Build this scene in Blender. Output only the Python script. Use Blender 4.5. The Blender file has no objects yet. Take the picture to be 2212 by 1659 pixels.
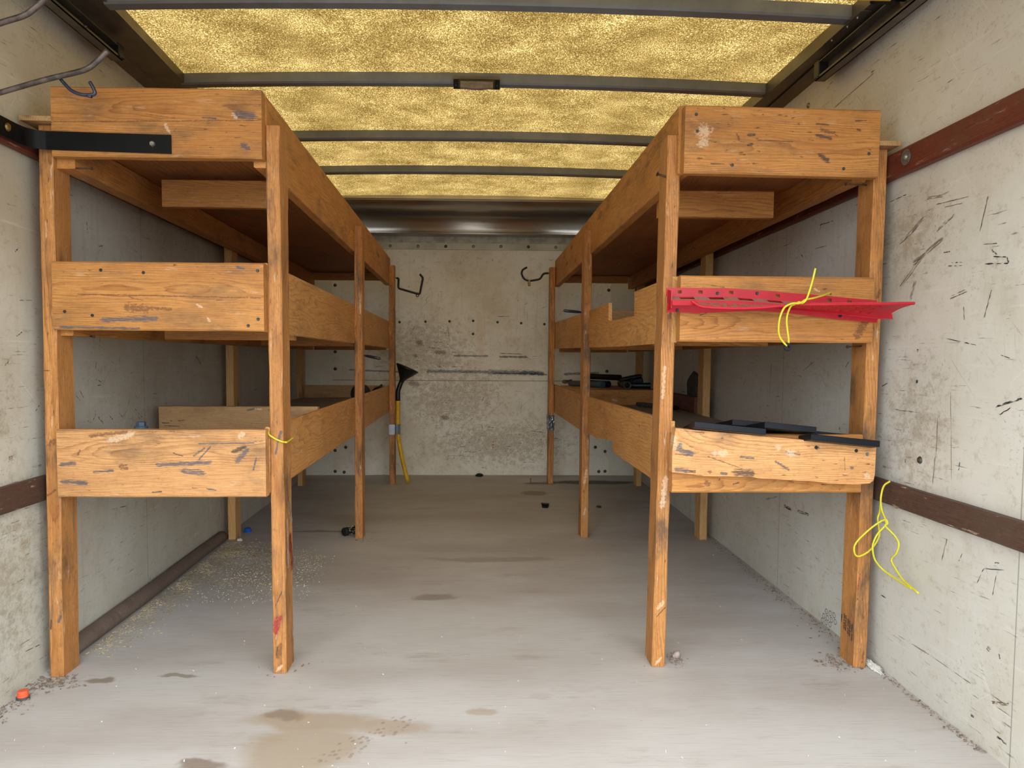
import bpy, bmesh, math, random
from mathutils import Vector, Matrix, noise as mnoise

random.seed(7)
S = bpy.context.scene
COL = S.collection
PI = math.pi
V = Vector

# ------------------------------------------------------------------ camera
FPX, PCX, PCY = 1621.85, 1069.73, 869.71
YAW, PITCH, ROLL, CAMZ = 0.030012, 0.058247, -0.005737, 0.90504
W, H = 2212.0, 1659.0
cam_d = bpy.data.cameras.new('camera')
cam = bpy.data.objects.new('camera', cam_d)
COL.objects.link(cam)
fw = V((math.sin(YAW)*math.cos(PITCH), math.cos(YAW)*math.cos(PITCH), -math.sin(PITCH)))
rt = V((math.cos(YAW), -math.sin(YAW), 0))
dn = fw.cross(rt)
r2 = rt*math.cos(ROLL) + dn*math.sin(ROLL)
d2 = dn*math.cos(ROLL) - rt*math.sin(ROLL)
m = Matrix((r2, -d2, -fw)).transposed().to_4x4()
m.translation = V((0, 0, CAMZ))
cam.matrix_world = m
cam_d.sensor_fit = 'HORIZONTAL'
cam_d.sensor_width = 36.0
cam_d.lens = FPX/W*36.0
cam_d.shift_x = 0.5 - PCX/W
cam_d.shift_y = (H/2 - (H-PCY))/W
cam_d.clip_start = 0.05
S.camera = cam

# ------------------------------------------------------------------ world, exposure
SKY_STRENGTH = 4.7
wd = bpy.data.worlds.new('world')
S.world = wd
wd.use_nodes = True
wn = wd.node_tree.nodes; wl = wd.node_tree.links
wn.clear()
wo = wn.new('ShaderNodeOutputWorld'); bg = wn.new('ShaderNodeBackground')
tc = wn.new('ShaderNodeTexCoord'); sx = wn.new('ShaderNodeSeparateXYZ'); rp = wn.new('ShaderNodeValToRGB')
wl.new(tc.outputs['Generated'], sx.inputs[0])
mr = wn.new('ShaderNodeMapRange'); mr.inputs[1].default_value = -1; mr.inputs[2].default_value = 1
wl.new(sx.outputs['Z'], mr.inputs[0]); wl.new(mr.outputs[0], rp.inputs[0])
e = rp.color_ramp.elements
e[0].position = 0.47; e[0].color = (0.27, 0.265, 0.255, 1)
e[1].position = 0.53; e[1].color = (0.89, 0.955, 1.0, 1)
wl.new(rp.outputs[0], bg.inputs[0]); bg.inputs[1].default_value = SKY_STRENGTH
wl.new(bg.outputs[0], wo.inputs[0])
S.view_settings.view_transform = 'Standard'
S.view_settings.look = 'None'
S.view_settings.exposure = 0.25
S.view_settings.gamma = 1.0
S.view_settings.use_curve_mapping = False

# ------------------------------------------------------------------ materials
def srgb(r, g, b):
    f = lambda c: (c/255/12.92) if c/255 <= 0.04045 else ((c/255+0.055)/1.055)**2.4
    return (f(r), f(g), f(b), 1)

class M:
    """small node-tree builder"""
    def __init__(s, name):
        s.m = bpy.data.materials.new(name); s.m.use_nodes = True
        s.t = s.m.node_tree; s.t.nodes.clear()
        s.out = s.t.nodes.new('ShaderNodeOutputMaterial')
        s.b = s.t.nodes.new('ShaderNodeBsdfPrincipled')
        s.t.links.new(s.b.outputs[0], s.out.inputs[0])
    def put(s, sock, v):
        if isinstance(v, bpy.types.NodeSocket): s.t.links.new(v, sock)
        elif v is not None:
            if sock.type == 'VECTOR' and isinstance(v, (int, float)): v = (v, v, v)
            if sock.type == 'RGBA' and isinstance(v, (int, float)): v = (v, v, v, 1)
            sock.default_value = v
    def coord(s, which='Object'): return s.t.nodes.new('ShaderNodeTexCoord').outputs[which]
    def rnd(s): return s.t.nodes.new('ShaderNodeObjectInfo').outputs['Random']
    def math(s, op, a, b=None, c=None, clamp=False):
        n = s.t.nodes.new('ShaderNodeMath'); n.operation = op; n.use_clamp = clamp
        s.put(n.inputs[0], a)
        if b is not None: s.put(n.inputs[1], b)
        if c is not None: s.put(n.inputs[2], c)
        return n.outputs[0]
    def vmath(s, op, a, b=None):
        n = s.t.nodes.new('ShaderNodeVectorMath'); n.operation = op
        s.put(n.inputs[0], a)
        if b is not None: s.put(n.inputs[1], b)
        return n.outputs[0]
    def xyz(s, x, y, z):
        n = s.t.nodes.new('ShaderNodeCombineXYZ')
        for i, q in enumerate((x, y, z)): s.put(n.inputs[i], q)
        return n.outputs[0]
    def sep(s, v):
        n = s.t.nodes.new('ShaderNodeSeparateXYZ'); s.put(n.inputs[0], v); return n.outputs
    def noise(s, vec, scale, detail=2, rough=0.5, dist=0.0, color=False):
        n = s.t.nodes.new('ShaderNodeTexNoise')
        if isinstance(scale, tuple):
            vec = s.vmath('MULTIPLY', vec, scale); scale = 1
        s.put(n.inputs['Vector'], vec); n.inputs['Scale'].default_value = scale
        n.inputs['Detail'].default_value = detail; n.inputs['Roughness'].default_value = rough
        n.inputs['Distortion'].default_value = dist
        return n.outputs['Color' if color else 'Fac']
    def voro(s, vec, scale, feature='F1', out='Distance', rand=1.0):
        n = s.t.nodes.new('ShaderNodeTexVoronoi'); n.feature = feature
        if isinstance(scale, tuple):
            vec = s.vmath('MULTIPLY', vec, scale); scale = 1
        s.put(n.inputs['Vector'], vec); n.inputs['Scale'].default_value = scale
        n.inputs['Randomness'].default_value = rand
        return n.outputs[out]
    def step(s, v, lo, hi, a=0.0, b=1.0):
        n = s.t.nodes.new('ShaderNodeMapRange'); n.interpolation_type = 'SMOOTHSTEP'
        s.put(n.inputs[0], v); n.inputs[1].default_value = lo; n.inputs[2].default_value = hi
        n.inputs[3].default_value = a; n.inputs[4].default_value = b
        return n.outputs[0]
    def ramp(s, v, stops):
        n = s.t.nodes.new('ShaderNodeValToRGB'); el = n.color_ramp.elements
        s.put(n.inputs[0], v)
        while len(el) < len(stops): el.new(0.5)
        for q, (p, c) in zip(el, stops):
            q.position = p; q.color = c if len(c) == 4 else (*c, 1)
        return n.outputs[0]
    def mix(s, f, a, b, mode='MIX'):
        n = s.t.nodes.new('ShaderNodeMix'); n.data_type = 'RGBA'; n.blend_type = mode
        s.put(n.inputs[0], f); s.put(n.inputs[6], a); s.put(n.inputs[7], b)
        return n.outputs[2]
    def bump(s, h, strength=0.3, dist=0.002):
        n = s.t.nodes.new('ShaderNodeBump'); n.inputs['Strength'].default_value = strength
        n.inputs['Distance'].default_value = dist
        s.put(n.inputs['Height'], h); s.t.links.new(n.outputs[0], s.b.inputs['Normal'])
    def fin(s, color=None, rough=None, metal=None, spec=None):
        if color is not None: s.put(s.b.inputs['Base Color'], color)
        if rough is not None: s.put(s.b.inputs['Roughness'], rough)
        if metal is not None: s.put(s.b.inputs['Metallic'], metal)
        if spec is not None: s.put(s.b.inputs['Specular IOR Level'], spec)
        return s.m

WARGS = {}
MARKC = {'K': (52, 50, 50), 'B': (132, 116, 98), 'R': (150, 40, 44), 'S': (66, 76, 88), 'P': (220, 194, 166), 'T': (104, 66, 44)}
MARKF = {'K': 0.82, 'B': 0.6, 'R': 0.85, 'S': 0.8, 'P': 0.55, 'T': 0.7}
def add_marks(q, c, co, marks):
    """smears, scrapes and paint rubbed onto the face of a board: each mark is a stroke in the board's own (length, height) plane"""
    sp = q.sep(co); p = q.xyz(sp[0], sp[2], 0.0)
    grit = q.noise(p, (34, 380, 1), 4, 0.75); grit2 = q.noise(p, (120, 170, 1), 4, 0.8)
    for key in MARKC:
        tot = None
        for k, w, a0, b0, a1, b1 in marks:
            if k != key: continue
            L = max(1e-4, math.hypot(a1-a0, b1-b0)); dx, dy = (a1-a0)/L, (b1-b0)/L
            r = q.vmath('SUBTRACT', p, ((a0+a1)/2, (b0+b1)/2, 0))
            d1 = q.t.nodes.new('ShaderNodeVectorMath'); d1.operation = 'DOT_PRODUCT'; q.put(d1.inputs[0], r); q.put(d1.inputs[1], (dx, dy, 0))
            d2 = q.t.nodes.new('ShaderNodeVectorMath'); d2.operation = 'DOT_PRODUCT'; q.put(d2.inputs[0], r); q.put(d2.inputs[1], (-dy, dx, 0))
            al = q.math('MAXIMUM', q.math('SUBTRACT', q.math('ABSOLUTE', d1.outputs['Value']), max(0, L/2-w*0.4)), 0.0)
            ac = q.math('ABSOLUTE', d2.outputs['Value'])
            v = q.math('SUBTRACT', 1.0, q.math('DIVIDE', q.math('ADD', al, ac), w*0.62))
            tot = v if tot is None else q.math('MAXIMUM', tot, v)
        if tot is None: continue
        g = grit2 if key in 'RPT' else grit
        big = min((w for k, w, *_ in marks if k == key))
        amp = 3.6
        m = q.math('MULTIPLY', q.step(tot, 0.0, 0.25), q.step(q.math('ADD', q.math('MINIMUM', tot, 0.8), q.math('MULTIPLY', q.math('SUBTRACT', g, 0.52), amp)), 0.25, 0.60))
        c = q.mix(q.math('MULTIPLY', m, MARKF[key]), c, srgb(*MARKC[key]))
    return c

def wood(name, early, late, freq=210, warp=0.02, dirt=0.5, scuff=0.5, knots=1.0, pith=(0.05, 0.14), val=(0.85, 1.1), rough=0.62, base_dirt=0.0, marks=None):
    """sawn timber; the grain runs along the board's own X axis"""
    kw = dict(early=early, late=late, freq=freq, warp=warp, dirt=dirt, scuff=scuff, knots=knots, pith=pith, val=val, rough=rough, base_dirt=base_dirt)
    q = M(name)
    WARGS[q.m.name] = kw
    co = q.coord(); r = q.rnd()
    r2 = q.math('FRACT', q.math('MULTIPLY', r, 17.31)); r3 = q.math('FRACT', q.math('MULTIPLY', r, 71.7))
    p = q.vmath('ADD', co, q.xyz(q.math('MULTIPLY', r, 41), q.math('MULTIPLY', r2, 13), q.math('MULTIPLY', r3, 7)))
    w1 = q.vmath('MULTIPLY', q.vmath('SUBTRACT', q.noise(p, (1.6, 6, 6), 3, 0.55, color=True), (0.5, 0.5, 0.5)), (0, warp*2, warp*2))
    wv = q.sep(q.vmath('ADD', co, w1))
    lx = q.sep(co)[0]
    py = q.math('ADD', wv[1], q.math('ADD', pith[0], q.math('MULTIPLY', r2, pith[1]-pith[0])))
    tilt = q.math('MULTIPLY', q.math('SUBTRACT', r3, 0.5), 0.07)
    py = q.math('ADD', py, q.math('MULTIPLY', lx, tilt))
    pz = q.math('ADD', wv[2], q.math('MULTIPLY', q.math('SUBTRACT', r3, 0.5), 0.16))
    rad = q.math('SQRT', q.math('ADD', q.math('MULTIPLY', py, py), q.math('MULTIPLY', pz, pz)))
    jit = q.math('MULTIPLY', q.math('SUBTRACT', q.noise(p, (5, 130, 130), 2, 0.6), 0.5), 0.5)
    fr = q.math('FRACT', q.math('ADD', q.math('MULTIPLY', rad, freq), jit))
    ring = q.ramp(fr, [(0, (0.02,)*3), (0.5, (0.10,)*3), (0.84, (0.70,)*3), (0.94, (1,)*3), (1.0, (0.02,)*3)])
    fib = q.noise(p, (14, 520, 520), 3, 0.7)
    vary = q.noise(p, (4, 40, 40), 3, 0.6)
    ring = q.math('MULTIPLY', ring, q.step(vary, 0.3, 0.7, 0.35, 1.0))
    col = q.mix(q.math('MULTIPLY', ring, 0.78), early, late)
    col = q.mix(q.step(fib, 0.38, 0.72, 0, 0.5), col, late)
    pore = q.noise(p, (26, 700, 700), 2, 0.5)
    col = q.mix(q.step(pore, 0.62, 0.72, 0, 0.5), col, (late[0]*0.45, late[1]*0.42, late[2]*0.5, 1))
    blot = q.noise(p, (2.5, 9, 9), 3, 0.6)
    col = q.mix(q.step(blot, 0.4, 0.75, 0, 0.45), col, (late[0]*1.5, late[1]*1.7, late[2]*1.6, 1))
    # knots
    kd = q.voro(q.vmath('ADD', p, w1), (2.1, 8, 8))
    kk = q.math('MULTIPLY', q.step(kd, 0.05, 0.15, 1, 0), knots)
    col = q.mix(q.math('MULTIPLY', kk, 0.8), col, (late[0]*0.35, late[1]*0.35, late[2]*0.5, 1))
    # grime
    d = q.noise(p, (3.2, 8, 8), 6, 0.68)
    col = q.mix(q.math('ADD', q.math('MULTIPLY', q.step(d, 0.48, 0.74), dirt), base_dirt, clamp=True), col, srgb(84, 68, 54))
    dust = q.noise(p, (60, 90, 90), 5, 0.75)
    col = q.mix(q.math('MULTIPLY', q.step(dust, 0.50, 0.70), 0.45*dirt), col, srgb(118, 88, 62))
    smear = q.noise(q.vmath('ADD', p, (2, 8, 4)), (2.6, 34, 34), 4, 0.65)
    col = q.mix(q.math('MULTIPLY', q.step(smear, 0.58, 0.74), 0.65*dirt), col, srgb(96, 86, 78))
    nick = q.noise(p, (34, 150, 150), 2, 0.6)
    nick2 = q.noise(p, (5, 7, 7), 2)
    col = q.mix(q.math('MULTIPLY', q.math('MULTIPLY', q.step(nick, 0.66, 0.72), q.step(nick2, 0.42, 0.62)), 0.75), col, srgb(58, 40, 28))
    sc = q.noise(q.vmath('ADD', p, (5, 3, 9)), (9, 55, 55), 5, 0.7)
    col = q.mix(q.math('MULTIPLY', q.step(sc, 0.60, 0.72), scuff), col, srgb(226, 200, 172))
    vv = q.math('ADD', val[0], q.math('MULTIPLY', r2, val[1]-val[0]))
    col = q.mix(1.0, col, q.xyz(vv, vv, vv), 'MULTIPLY')
    if marks: col = add_marks(q, col, co, marks)
    q.bump(q.math('ADD', q.math('MULTIPLY', ring, -0.5), fib), 0.25, 0.0008)
    return q.fin(col, rough, spec=0.3)

EARLY, LATE = srgb(207, 147, 80), srgb(130, 73, 30)
W_BOARD = wood('pine_board', EARLY, LATE, 250, 0.022, 0.6, 0.3)
W_BLEACH = wood('pinkish_pine_board', srgb(222, 168, 110), srgb(148, 90, 48), 260, 0.026, 0.6, 0.5)
W_POST = wood('pine_post', srgb(208, 146, 82), srgb(126, 72, 34), 330, 0.010, 1.0, 0.7, 0.9)
W_PALE = wood('pale_pine', srgb(222, 180, 122), srgb(178, 122, 68), 300, 0.010, 0.3, 0.3, 0.9)
W_PLY = wood('fir_plywood', srgb(206, 154, 92), srgb(148, 92, 44), 95, 0.055, 0.35, 0.4, 0.5, (0.01, 0.05))
W_GREY = wood('dusty_board', srgb(206, 164, 114), srgb(150, 108, 68), 180, 0.03, 0.5, 0.3, 0.8, base_dirt=0.03)
W_DECK = wood('deck_plywood', srgb(186, 122, 70), srgb(118, 68, 34), 70, 0.05, 0.5, 0.1, 0.5, (0.01, 0.05))
W_DUST = wood('dusty_shelf_plywood', srgb(168, 160, 150), srgb(146, 134, 122), 90, 0.05, 0.5, 0.3, 0.2, base_dirt=0.1)
W_REDDISH = wood('red_stained_board', srgb(120, 78, 64), srgb(84, 40, 34), 180, 0.02, 0.6, 0.2)
W_SLAT = wood('oiled_dark_red_slat', srgb(112, 52, 38), srgb(66, 28, 22), 240, 0.012, 0.55, 0.35, 0.2, rough=0.5)
W_SLATLOW = wood('worn_dark_brown_slat', srgb(92, 68, 58), srgb(52, 36, 32), 240, 0.012, 0.7, 0.9, 0.2, rough=0.55)
W_KICK = wood('weathered_kick_strip', srgb(128, 112, 102), srgb(92, 76, 68), 300, 0.01, 0.6, 0.4, 0.2)

def plain(name, col, rough=0.5, metal=0.0, spec=0.5, var=0.15, vscale=60, dust=0.0, bumpy=0.0):
    q = M(name)
    co = q.coord()
    n = q.noise(co, vscale, 4, 0.6)
    dk = (col[0]*(1-var*2), col[1]*(1-var*2), col[2]*(1-var*2), 1)
    c = q.mix(q.step(n, 0.35, 0.7), col, dk)
    if dust:
        nz = q.sep(q.t.nodes.new('ShaderNodeNewGeometry').outputs['Normal'])[2]
        dm = q.math('MULTIPLY', q.step(nz, 0.6, 0.95), q.step(q.noise(co, 40, 4, 0.65), 0.25, 0.5, 0.35, 1.0))
        c = q.mix(q.math('MULTIPLY', dm, dust), c, srgb(150, 130, 116))
    if bumpy: q.bump(n, bumpy, 0.002)
    return q.fin(c, rough, metal, spec)

STEEL_GREY = plain('grey_painted_steel', srgb(122, 125, 128), 0.5, 0.2, 0.4, 0.08, 18)
RAIL_STEEL = plain('tarnished_galvanised_rail', srgb(122, 114, 102), 0.42, 0.65, 0.4, 0.12, 9)
TRACK_STEEL = plain('dark_track_steel', srgb(110, 104, 94), 0.45, 0.6, 0.4, 0.15, 12)
BLACK_STEEL = plain('black_enamelled_steel', srgb(13, 14, 15), 0.5, 0.0, 0.18, 0.2, 30)
ROD_STEEL = plain('worn_brown_rod_steel', srgb(92, 80, 74), 0.42, 0.5, 0.5, 0.35, 45)
HOOK_BLACK = plain('black_coated_hook', srgb(28, 30, 28), 0.45, 0.1, 0.5, 0.2, 60)
VINYL_BLUE = plain('dark_blue_vinyl', srgb(22, 32, 50), 0.35, 0, 0.5, 0.2, 60)
BRASS = plain('tarnished_brass', srgb(150, 120, 66), 0.4, 0.7, 0.5, 0.25, 120)
BOLT = plain('dull_zinc', srgb(150, 148, 138), 0.4, 0.7, 0.5, 0.25, 200)
BOLT_DARK = plain('dark_oxidised_bolt', srgb(86, 82, 72), 0.5, 0.5, 0.5, 0.25, 200)
SCREW = plain('dark_screw', srgb(62, 66, 68), 0.4, 0.5, 0.5, 0.25, 300)
RUST = plain('rusty_nail', srgb(88, 66, 52), 0.7, 0.2, 0.3, 0.3, 200)
BLACK_PL = plain('black_plastic', srgb(17, 18, 20), 0.4, 0, 0.5, 0.2, 40)
RUBBER = plain('black_rubber', srgb(34, 34, 36), 0.7, 0, 0.3, 0.25, 70)
LAMINATE = plain('black_laminate', srgb(15, 20, 28), 0.45, 0, 0.25, 0.12, 12)
RED_PL = plain('red_plastic', srgb(188, 20, 42), 0.42, 0, 0.4, 0.06, 25, dust=0.85)
YELLOW = plain('yellow_insulation', srgb(208, 198, 46), 0.4, 0, 0.4, 0.05, 30)
YELLOW_PIPE = plain('yellow_gas_pipe', srgb(228, 176, 22), 0.4, 0, 0.4, 0.12, 25)
BLUEGREY = plain('blue_grey_plastic', srgb(70, 90, 106), 0.5, 0, 0.4, 0.1, 30)
BLUE_PL = plain('bright_blue_plastic', srgb(30, 98, 196), 0.45, 0, 0.4, 0.1, 30)
ORANGE_PL = plain('orange_plastic', srgb(232, 96, 58), 0.45, 0, 0.4, 0.08, 30)
GREY_RUB = plain('grey_rubber', srgb(76, 82, 90), 0.5, 0, 0.4, 0.12, 80)
WHITE_PL = plain('white_plastic', srgb(226, 226, 222), 0.4, 0, 0.5, 0.05, 30)
PAPER = plain('crumpled_white_paper', srgb(230, 228, 222), 0.8, 0, 0.2, 0.15, 30)
CHIP = plain('pale_wood_chip', srgb(200, 184, 150), 0.8, 0, 0.2, 0.25, 8)
SPECK = plain('white_chip', srgb(228, 224, 214), 0.8, 0, 0.2, 0.1, 8)
DIRT = plain('dry_brown_litter', srgb(158, 140, 120), 0.9, 0, 0.1, 0.3, 60)
GRAVEL = plain('pinkish_gravel', srgb(176, 160, 150), 0.85, 0, 0.2, 0.25, 50)
LEAF = plain('dry_leaf', srgb(92, 76, 44), 0.8, 0, 0.2, 0.25, 50)
TAPE = plain('crinkled_duct_tape', srgb(140, 142, 146), 0.28, 0.75, 0.5, 0.15, 18, bumpy=0.5)
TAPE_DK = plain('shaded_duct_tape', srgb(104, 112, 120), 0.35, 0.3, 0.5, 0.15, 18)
STONE = plain('grainy_grey_block', srgb(86, 80, 74), 0.85, 0, 0.3, 0.35, 90, bumpy=0.6)
INK = plain('black_scuff', srgb(60, 61, 62), 0.8, 0, 0.2, 0.2, 60)
BROWN_INK = plain('brown_scuff', srgb(146, 130, 110), 0.85, 0, 0.2, 0.25, 90)
RED_INK = plain('red_paint', srgb(164, 52, 44), 0.6, 0, 0.3, 0.25, 90)
BLUE_INK = plain('slate_blue_scuff', srgb(74, 82, 92), 0.7, 0, 0.3, 0.25, 120)
PALE_INK = plain('pale_scrape', srgb(216, 196, 176), 0.8, 0, 0.3, 0.2, 120)
STAIN_INK = plain('brown_stain', srgb(112, 74, 52), 0.8, 0, 0.2, 0.25, 60)
LENS = plain('smoky_lamp_lens', srgb(124, 108, 98), 0.25, 0, 0.5, 0.15, 60)

def aluminium():
    q = M('scratched_aluminium')
    co = q.coord()
    n = q.noise(co, (2, 30, 30), 4, 0.6)
    s = q.noise(co, (6, 90, 90), 3, 0.6)
    c = q.mix(q.step(s, 0.62, 0.75, 0, 0.35), srgb(178, 172, 162), srgb(128, 120, 108))
    return q.fin(c, q.step(n, 0.3, 0.8, 0.27, 0.36), 0.9)
ALU = aluminium()

def wall_paint(name, base, brown, ax, dirt=0.5, seams=(), hseams=(), dashes=0.8, scratch=0.6, specks=0.5, grime=None, gw=0.14, off=0.0, marks=None):
    """painted plywood liner, dirty; ax = the horizontal axis of the wall"""
    q = M(name)
    co = q.coord(); s3 = q.sep(co)
    hz = s3[ax]; z = s3[2]
    p = q.xyz(hz, z, 0.0)
    big = q.noise(p, 1.1, 6, 0.65)
    mid = q.noise(p, (5, 3, 1), 6, 0.72)
    c = q.mix(q.step(big, 0.38, 0.7, 0, 0.8*dirt), base, brown)
    c = q.mix(q.math('MULTIPLY', q.step(mid, 0.52, 0.74), 0.42*dirt), c, (brown[0]*0.72, brown[1]*0.68, brown[2]*0.6, 1))
    gr = 0.0
    if grime:
        for cx, cz, rx, rz in grime:
            n = q.t.nodes.new('ShaderNodeVectorMath'); n.operation = 'LENGTH'
            q.put(n.inputs[0], q.vmath('MULTIPLY', q.vmath('SUBTRACT', p, (cx, cz, 0)), (1/rx, 1/rz, 0)))
            gr = q.math('MAXIMUM', gr, q.step(n.outputs['Value'], 0.0, 1.0, 1.0, 0.0))
        sm = q.noise(p, (22, 26, 1), 7, 0.8)
        c = q.mix(q.math('MULTIPLY', q.step(q.math('ADD', sm, q.math('MULTIPLY', gr, gw)), 0.52, 0.72), 0.5), c, (brown[0]*0.58, brown[1]*0.52, brown[2]*0.43, 1))
    # soft vertical drips
    drip = q.noise(p, (26, 1.2, 1), 3, 0.6)
    c = q.mix(q.math('MULTIPLY', q.step(drip, 0.56, 0.75), 0.35*dirt), c, brown)
    # brushed rub marks, pale and dark
    rub = q.noise(p, (3.5, 60, 1), 4, 0.65, 0.4)
    c = q.mix(q.math('MULTIPLY', q.step(rub, 0.58, 0.72), 0.30), c, srgb(226, 224, 214))
    def lines(ang, across, along, lo, hi, off):
        ca, sa = math.cos(ang), math.sin(ang)
        u = q.math('ADD', q.math('MULTIPLY', hz, ca), q.math('MULTIPLY', z, sa)); v = q.math('SUBTRACT', q.math('MULTIPLY', z, ca), q.math('MULTIPLY', hz, sa))
        return q.step(q.noise(q.xyz(u, v, off), (along, across, 1), 2, 0.55, 0.3), lo, hi)
    msk = q.step(q.noise(p, 3.1, 4, 0.65), 0.44, 0.62)
    pale = q.math('MAXIMUM', lines(0.9, 150, 3.0, 0.67, 0.71, 1.0), lines(-0.7, 170, 4.0, 0.68, 0.72, 5.0))
    c = q.mix(q.math('MULTIPLY', q.math('MULTIPLY', pale, msk), scratch), c, srgb(230, 228, 220))
    msk2 = q.step(q.noise(q.vmath('ADD', p, (9, 4, 0)), 3.4, 4, 0.7), 0.47, 0.62)
    dk = q.math('MAXIMUM', lines(0.75, 160, 5.0, 0.665, 0.71, 9.0), lines(1.45, 190, 4.0, 0.68, 0.72, 13.0))
    c = q.mix(q.math('MULTIPLY', q.math('MULTIPLY', dk, msk2), scratch*0.8), c, srgb(112, 100, 84))
    # dark dashes, mostly level
    d1 = q.noise(p, (9, 140, 1), 3, 0.65)
    g1 = q.math('ADD', q.noise(q.vmath('ADD', p, (3, 8, 0)), (4, 7, 1), 4, 0.7), q.math('MULTIPLY_ADD', gr, gw*0.7, off))
    c = q.mix(q.math('MULTIPLY', q.math('MULTIPLY', q.step(d1, 0.62, 0.68), q.step(g1, 0.48, 0.58)), dashes), c, srgb(62, 58, 54))
    # specks
    k = q.noise(p, 95, 3, 0.7)
    g2 = q.math('ADD', q.noise(q.vmath('ADD', p, (1, 5, 0)), 3.0, 5, 0.72), q.math('MULTIPLY_ADD', gr, gw, off))
    c = q.mix(q.math('MULTIPLY', q.math('MULTIPLY', q.step(k, 0.585, 0.65), q.step(g2, 0.47, 0.60)), specks), c, srgb(84, 62, 46))
    for sy in seams:
        dd = q.math('ABSOLUTE', q.math('SUBTRACT', hz, sy))
        c = q.mix(q.math('MULTIPLY', q.step(dd, 0.0008, 0.0028, 1, 0), 0.55), c, srgb(96, 92, 84))
    for sz in hseams:
        dd = q.math('ABSOLUTE', q.math('SUBTRACT', z, sz))
        c = q.mix(q.math('MULTIPLY', q.step(dd, 0.0010, 0.0040, 1, 0), 0.75), c, srgb(88, 78, 66))
    if marks: c = add_marks(q, c, q.xyz(hz, 0.0, z), marks)
    q.bump(q.noise(p, 25, 4, 0.6), 0.15, 0.002)
    return q.fin(c, 0.5, spec=0.35)

WBASE, WBROWN = srgb(208, 206, 194), srgb(178, 166, 142)
WALL_L = wall_paint('dirty_cream_wall_paint', srgb(200, 198, 186), srgb(172, 158, 132), 1, 0.9, seams=(2.86, 4.1), dashes=0.7, scratch=0.4, specks=0.3, grime=((1.9, 0.30, 0.5, 0.45), (1.85, 0.75, 0.3, 0.3)))
WALL_R = wall_paint('scuffed_cream_wall_paint', srgb(209, 207, 198), WBROWN, 1, 0.6, seams=(1.585, 2.915, 4.2), dashes=0.75, scratch=0.4, specks=0.35, grime=((2.0, 0.72, 0.25, 0.3), (2.1, 1.25, 0.3, 0.2)))
WALL_B = wall_paint('cream_bulkhead_paint', srgb(222, 217, 200), srgb(190, 178, 150), 0, 0.5, dashes=0.4)
PANEL_B = wall_paint('battered_cream_panel_paint', srgb(236, 231, 216), srgb(196, 176, 142), 0, 0.9, hseams=(0.736,), dashes=0.95, scratch=0.9, specks=1.0, grime=((-0.38, 0.95, 0.65, 0.42), (-0.15, 0.60, 0.6, 0.4), (0.2, 0.25, 0.9, 0.3)), gw=0.20, off=-0.085,
    marks=[('S', 0.050, 0.10, 0.803, 0.54, 0.797), ('K', 0.044, 0.36, 0.800, 0.56, 0.793), ('S', 0.032, -0.36, 0.806, 0.20, 0.804), ('S', 0.026, 0.70, 0.79, 0.98, 0.80), ('K', 0.022, 0.20, 0.922, 0.42, 0.920), ('K', 0.016, -0.15, 0.926, 0.12, 0.926), ('K', 0.030, -0.12, 0.927, -0.10, 0.927), ('S', 0.018, -0.95, 0.815, -0.55, 0.80),
           ('T', 0.06, -0.46, 0.93, -0.42, 0.92), ('T', 0.04, -0.30, 0.955, -0.20, 0.95), ('P', 0.07, 0.05, 1.26, 0.07, 0.92), ('T', 0.08, -0.44, 1.05, -0.38, 1.0), ('T', 0.06, -0.50, 0.72, -0.40, 0.70), ('T', 0.05, -0.25, 0.46, -0.18, 0.44)])

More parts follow.
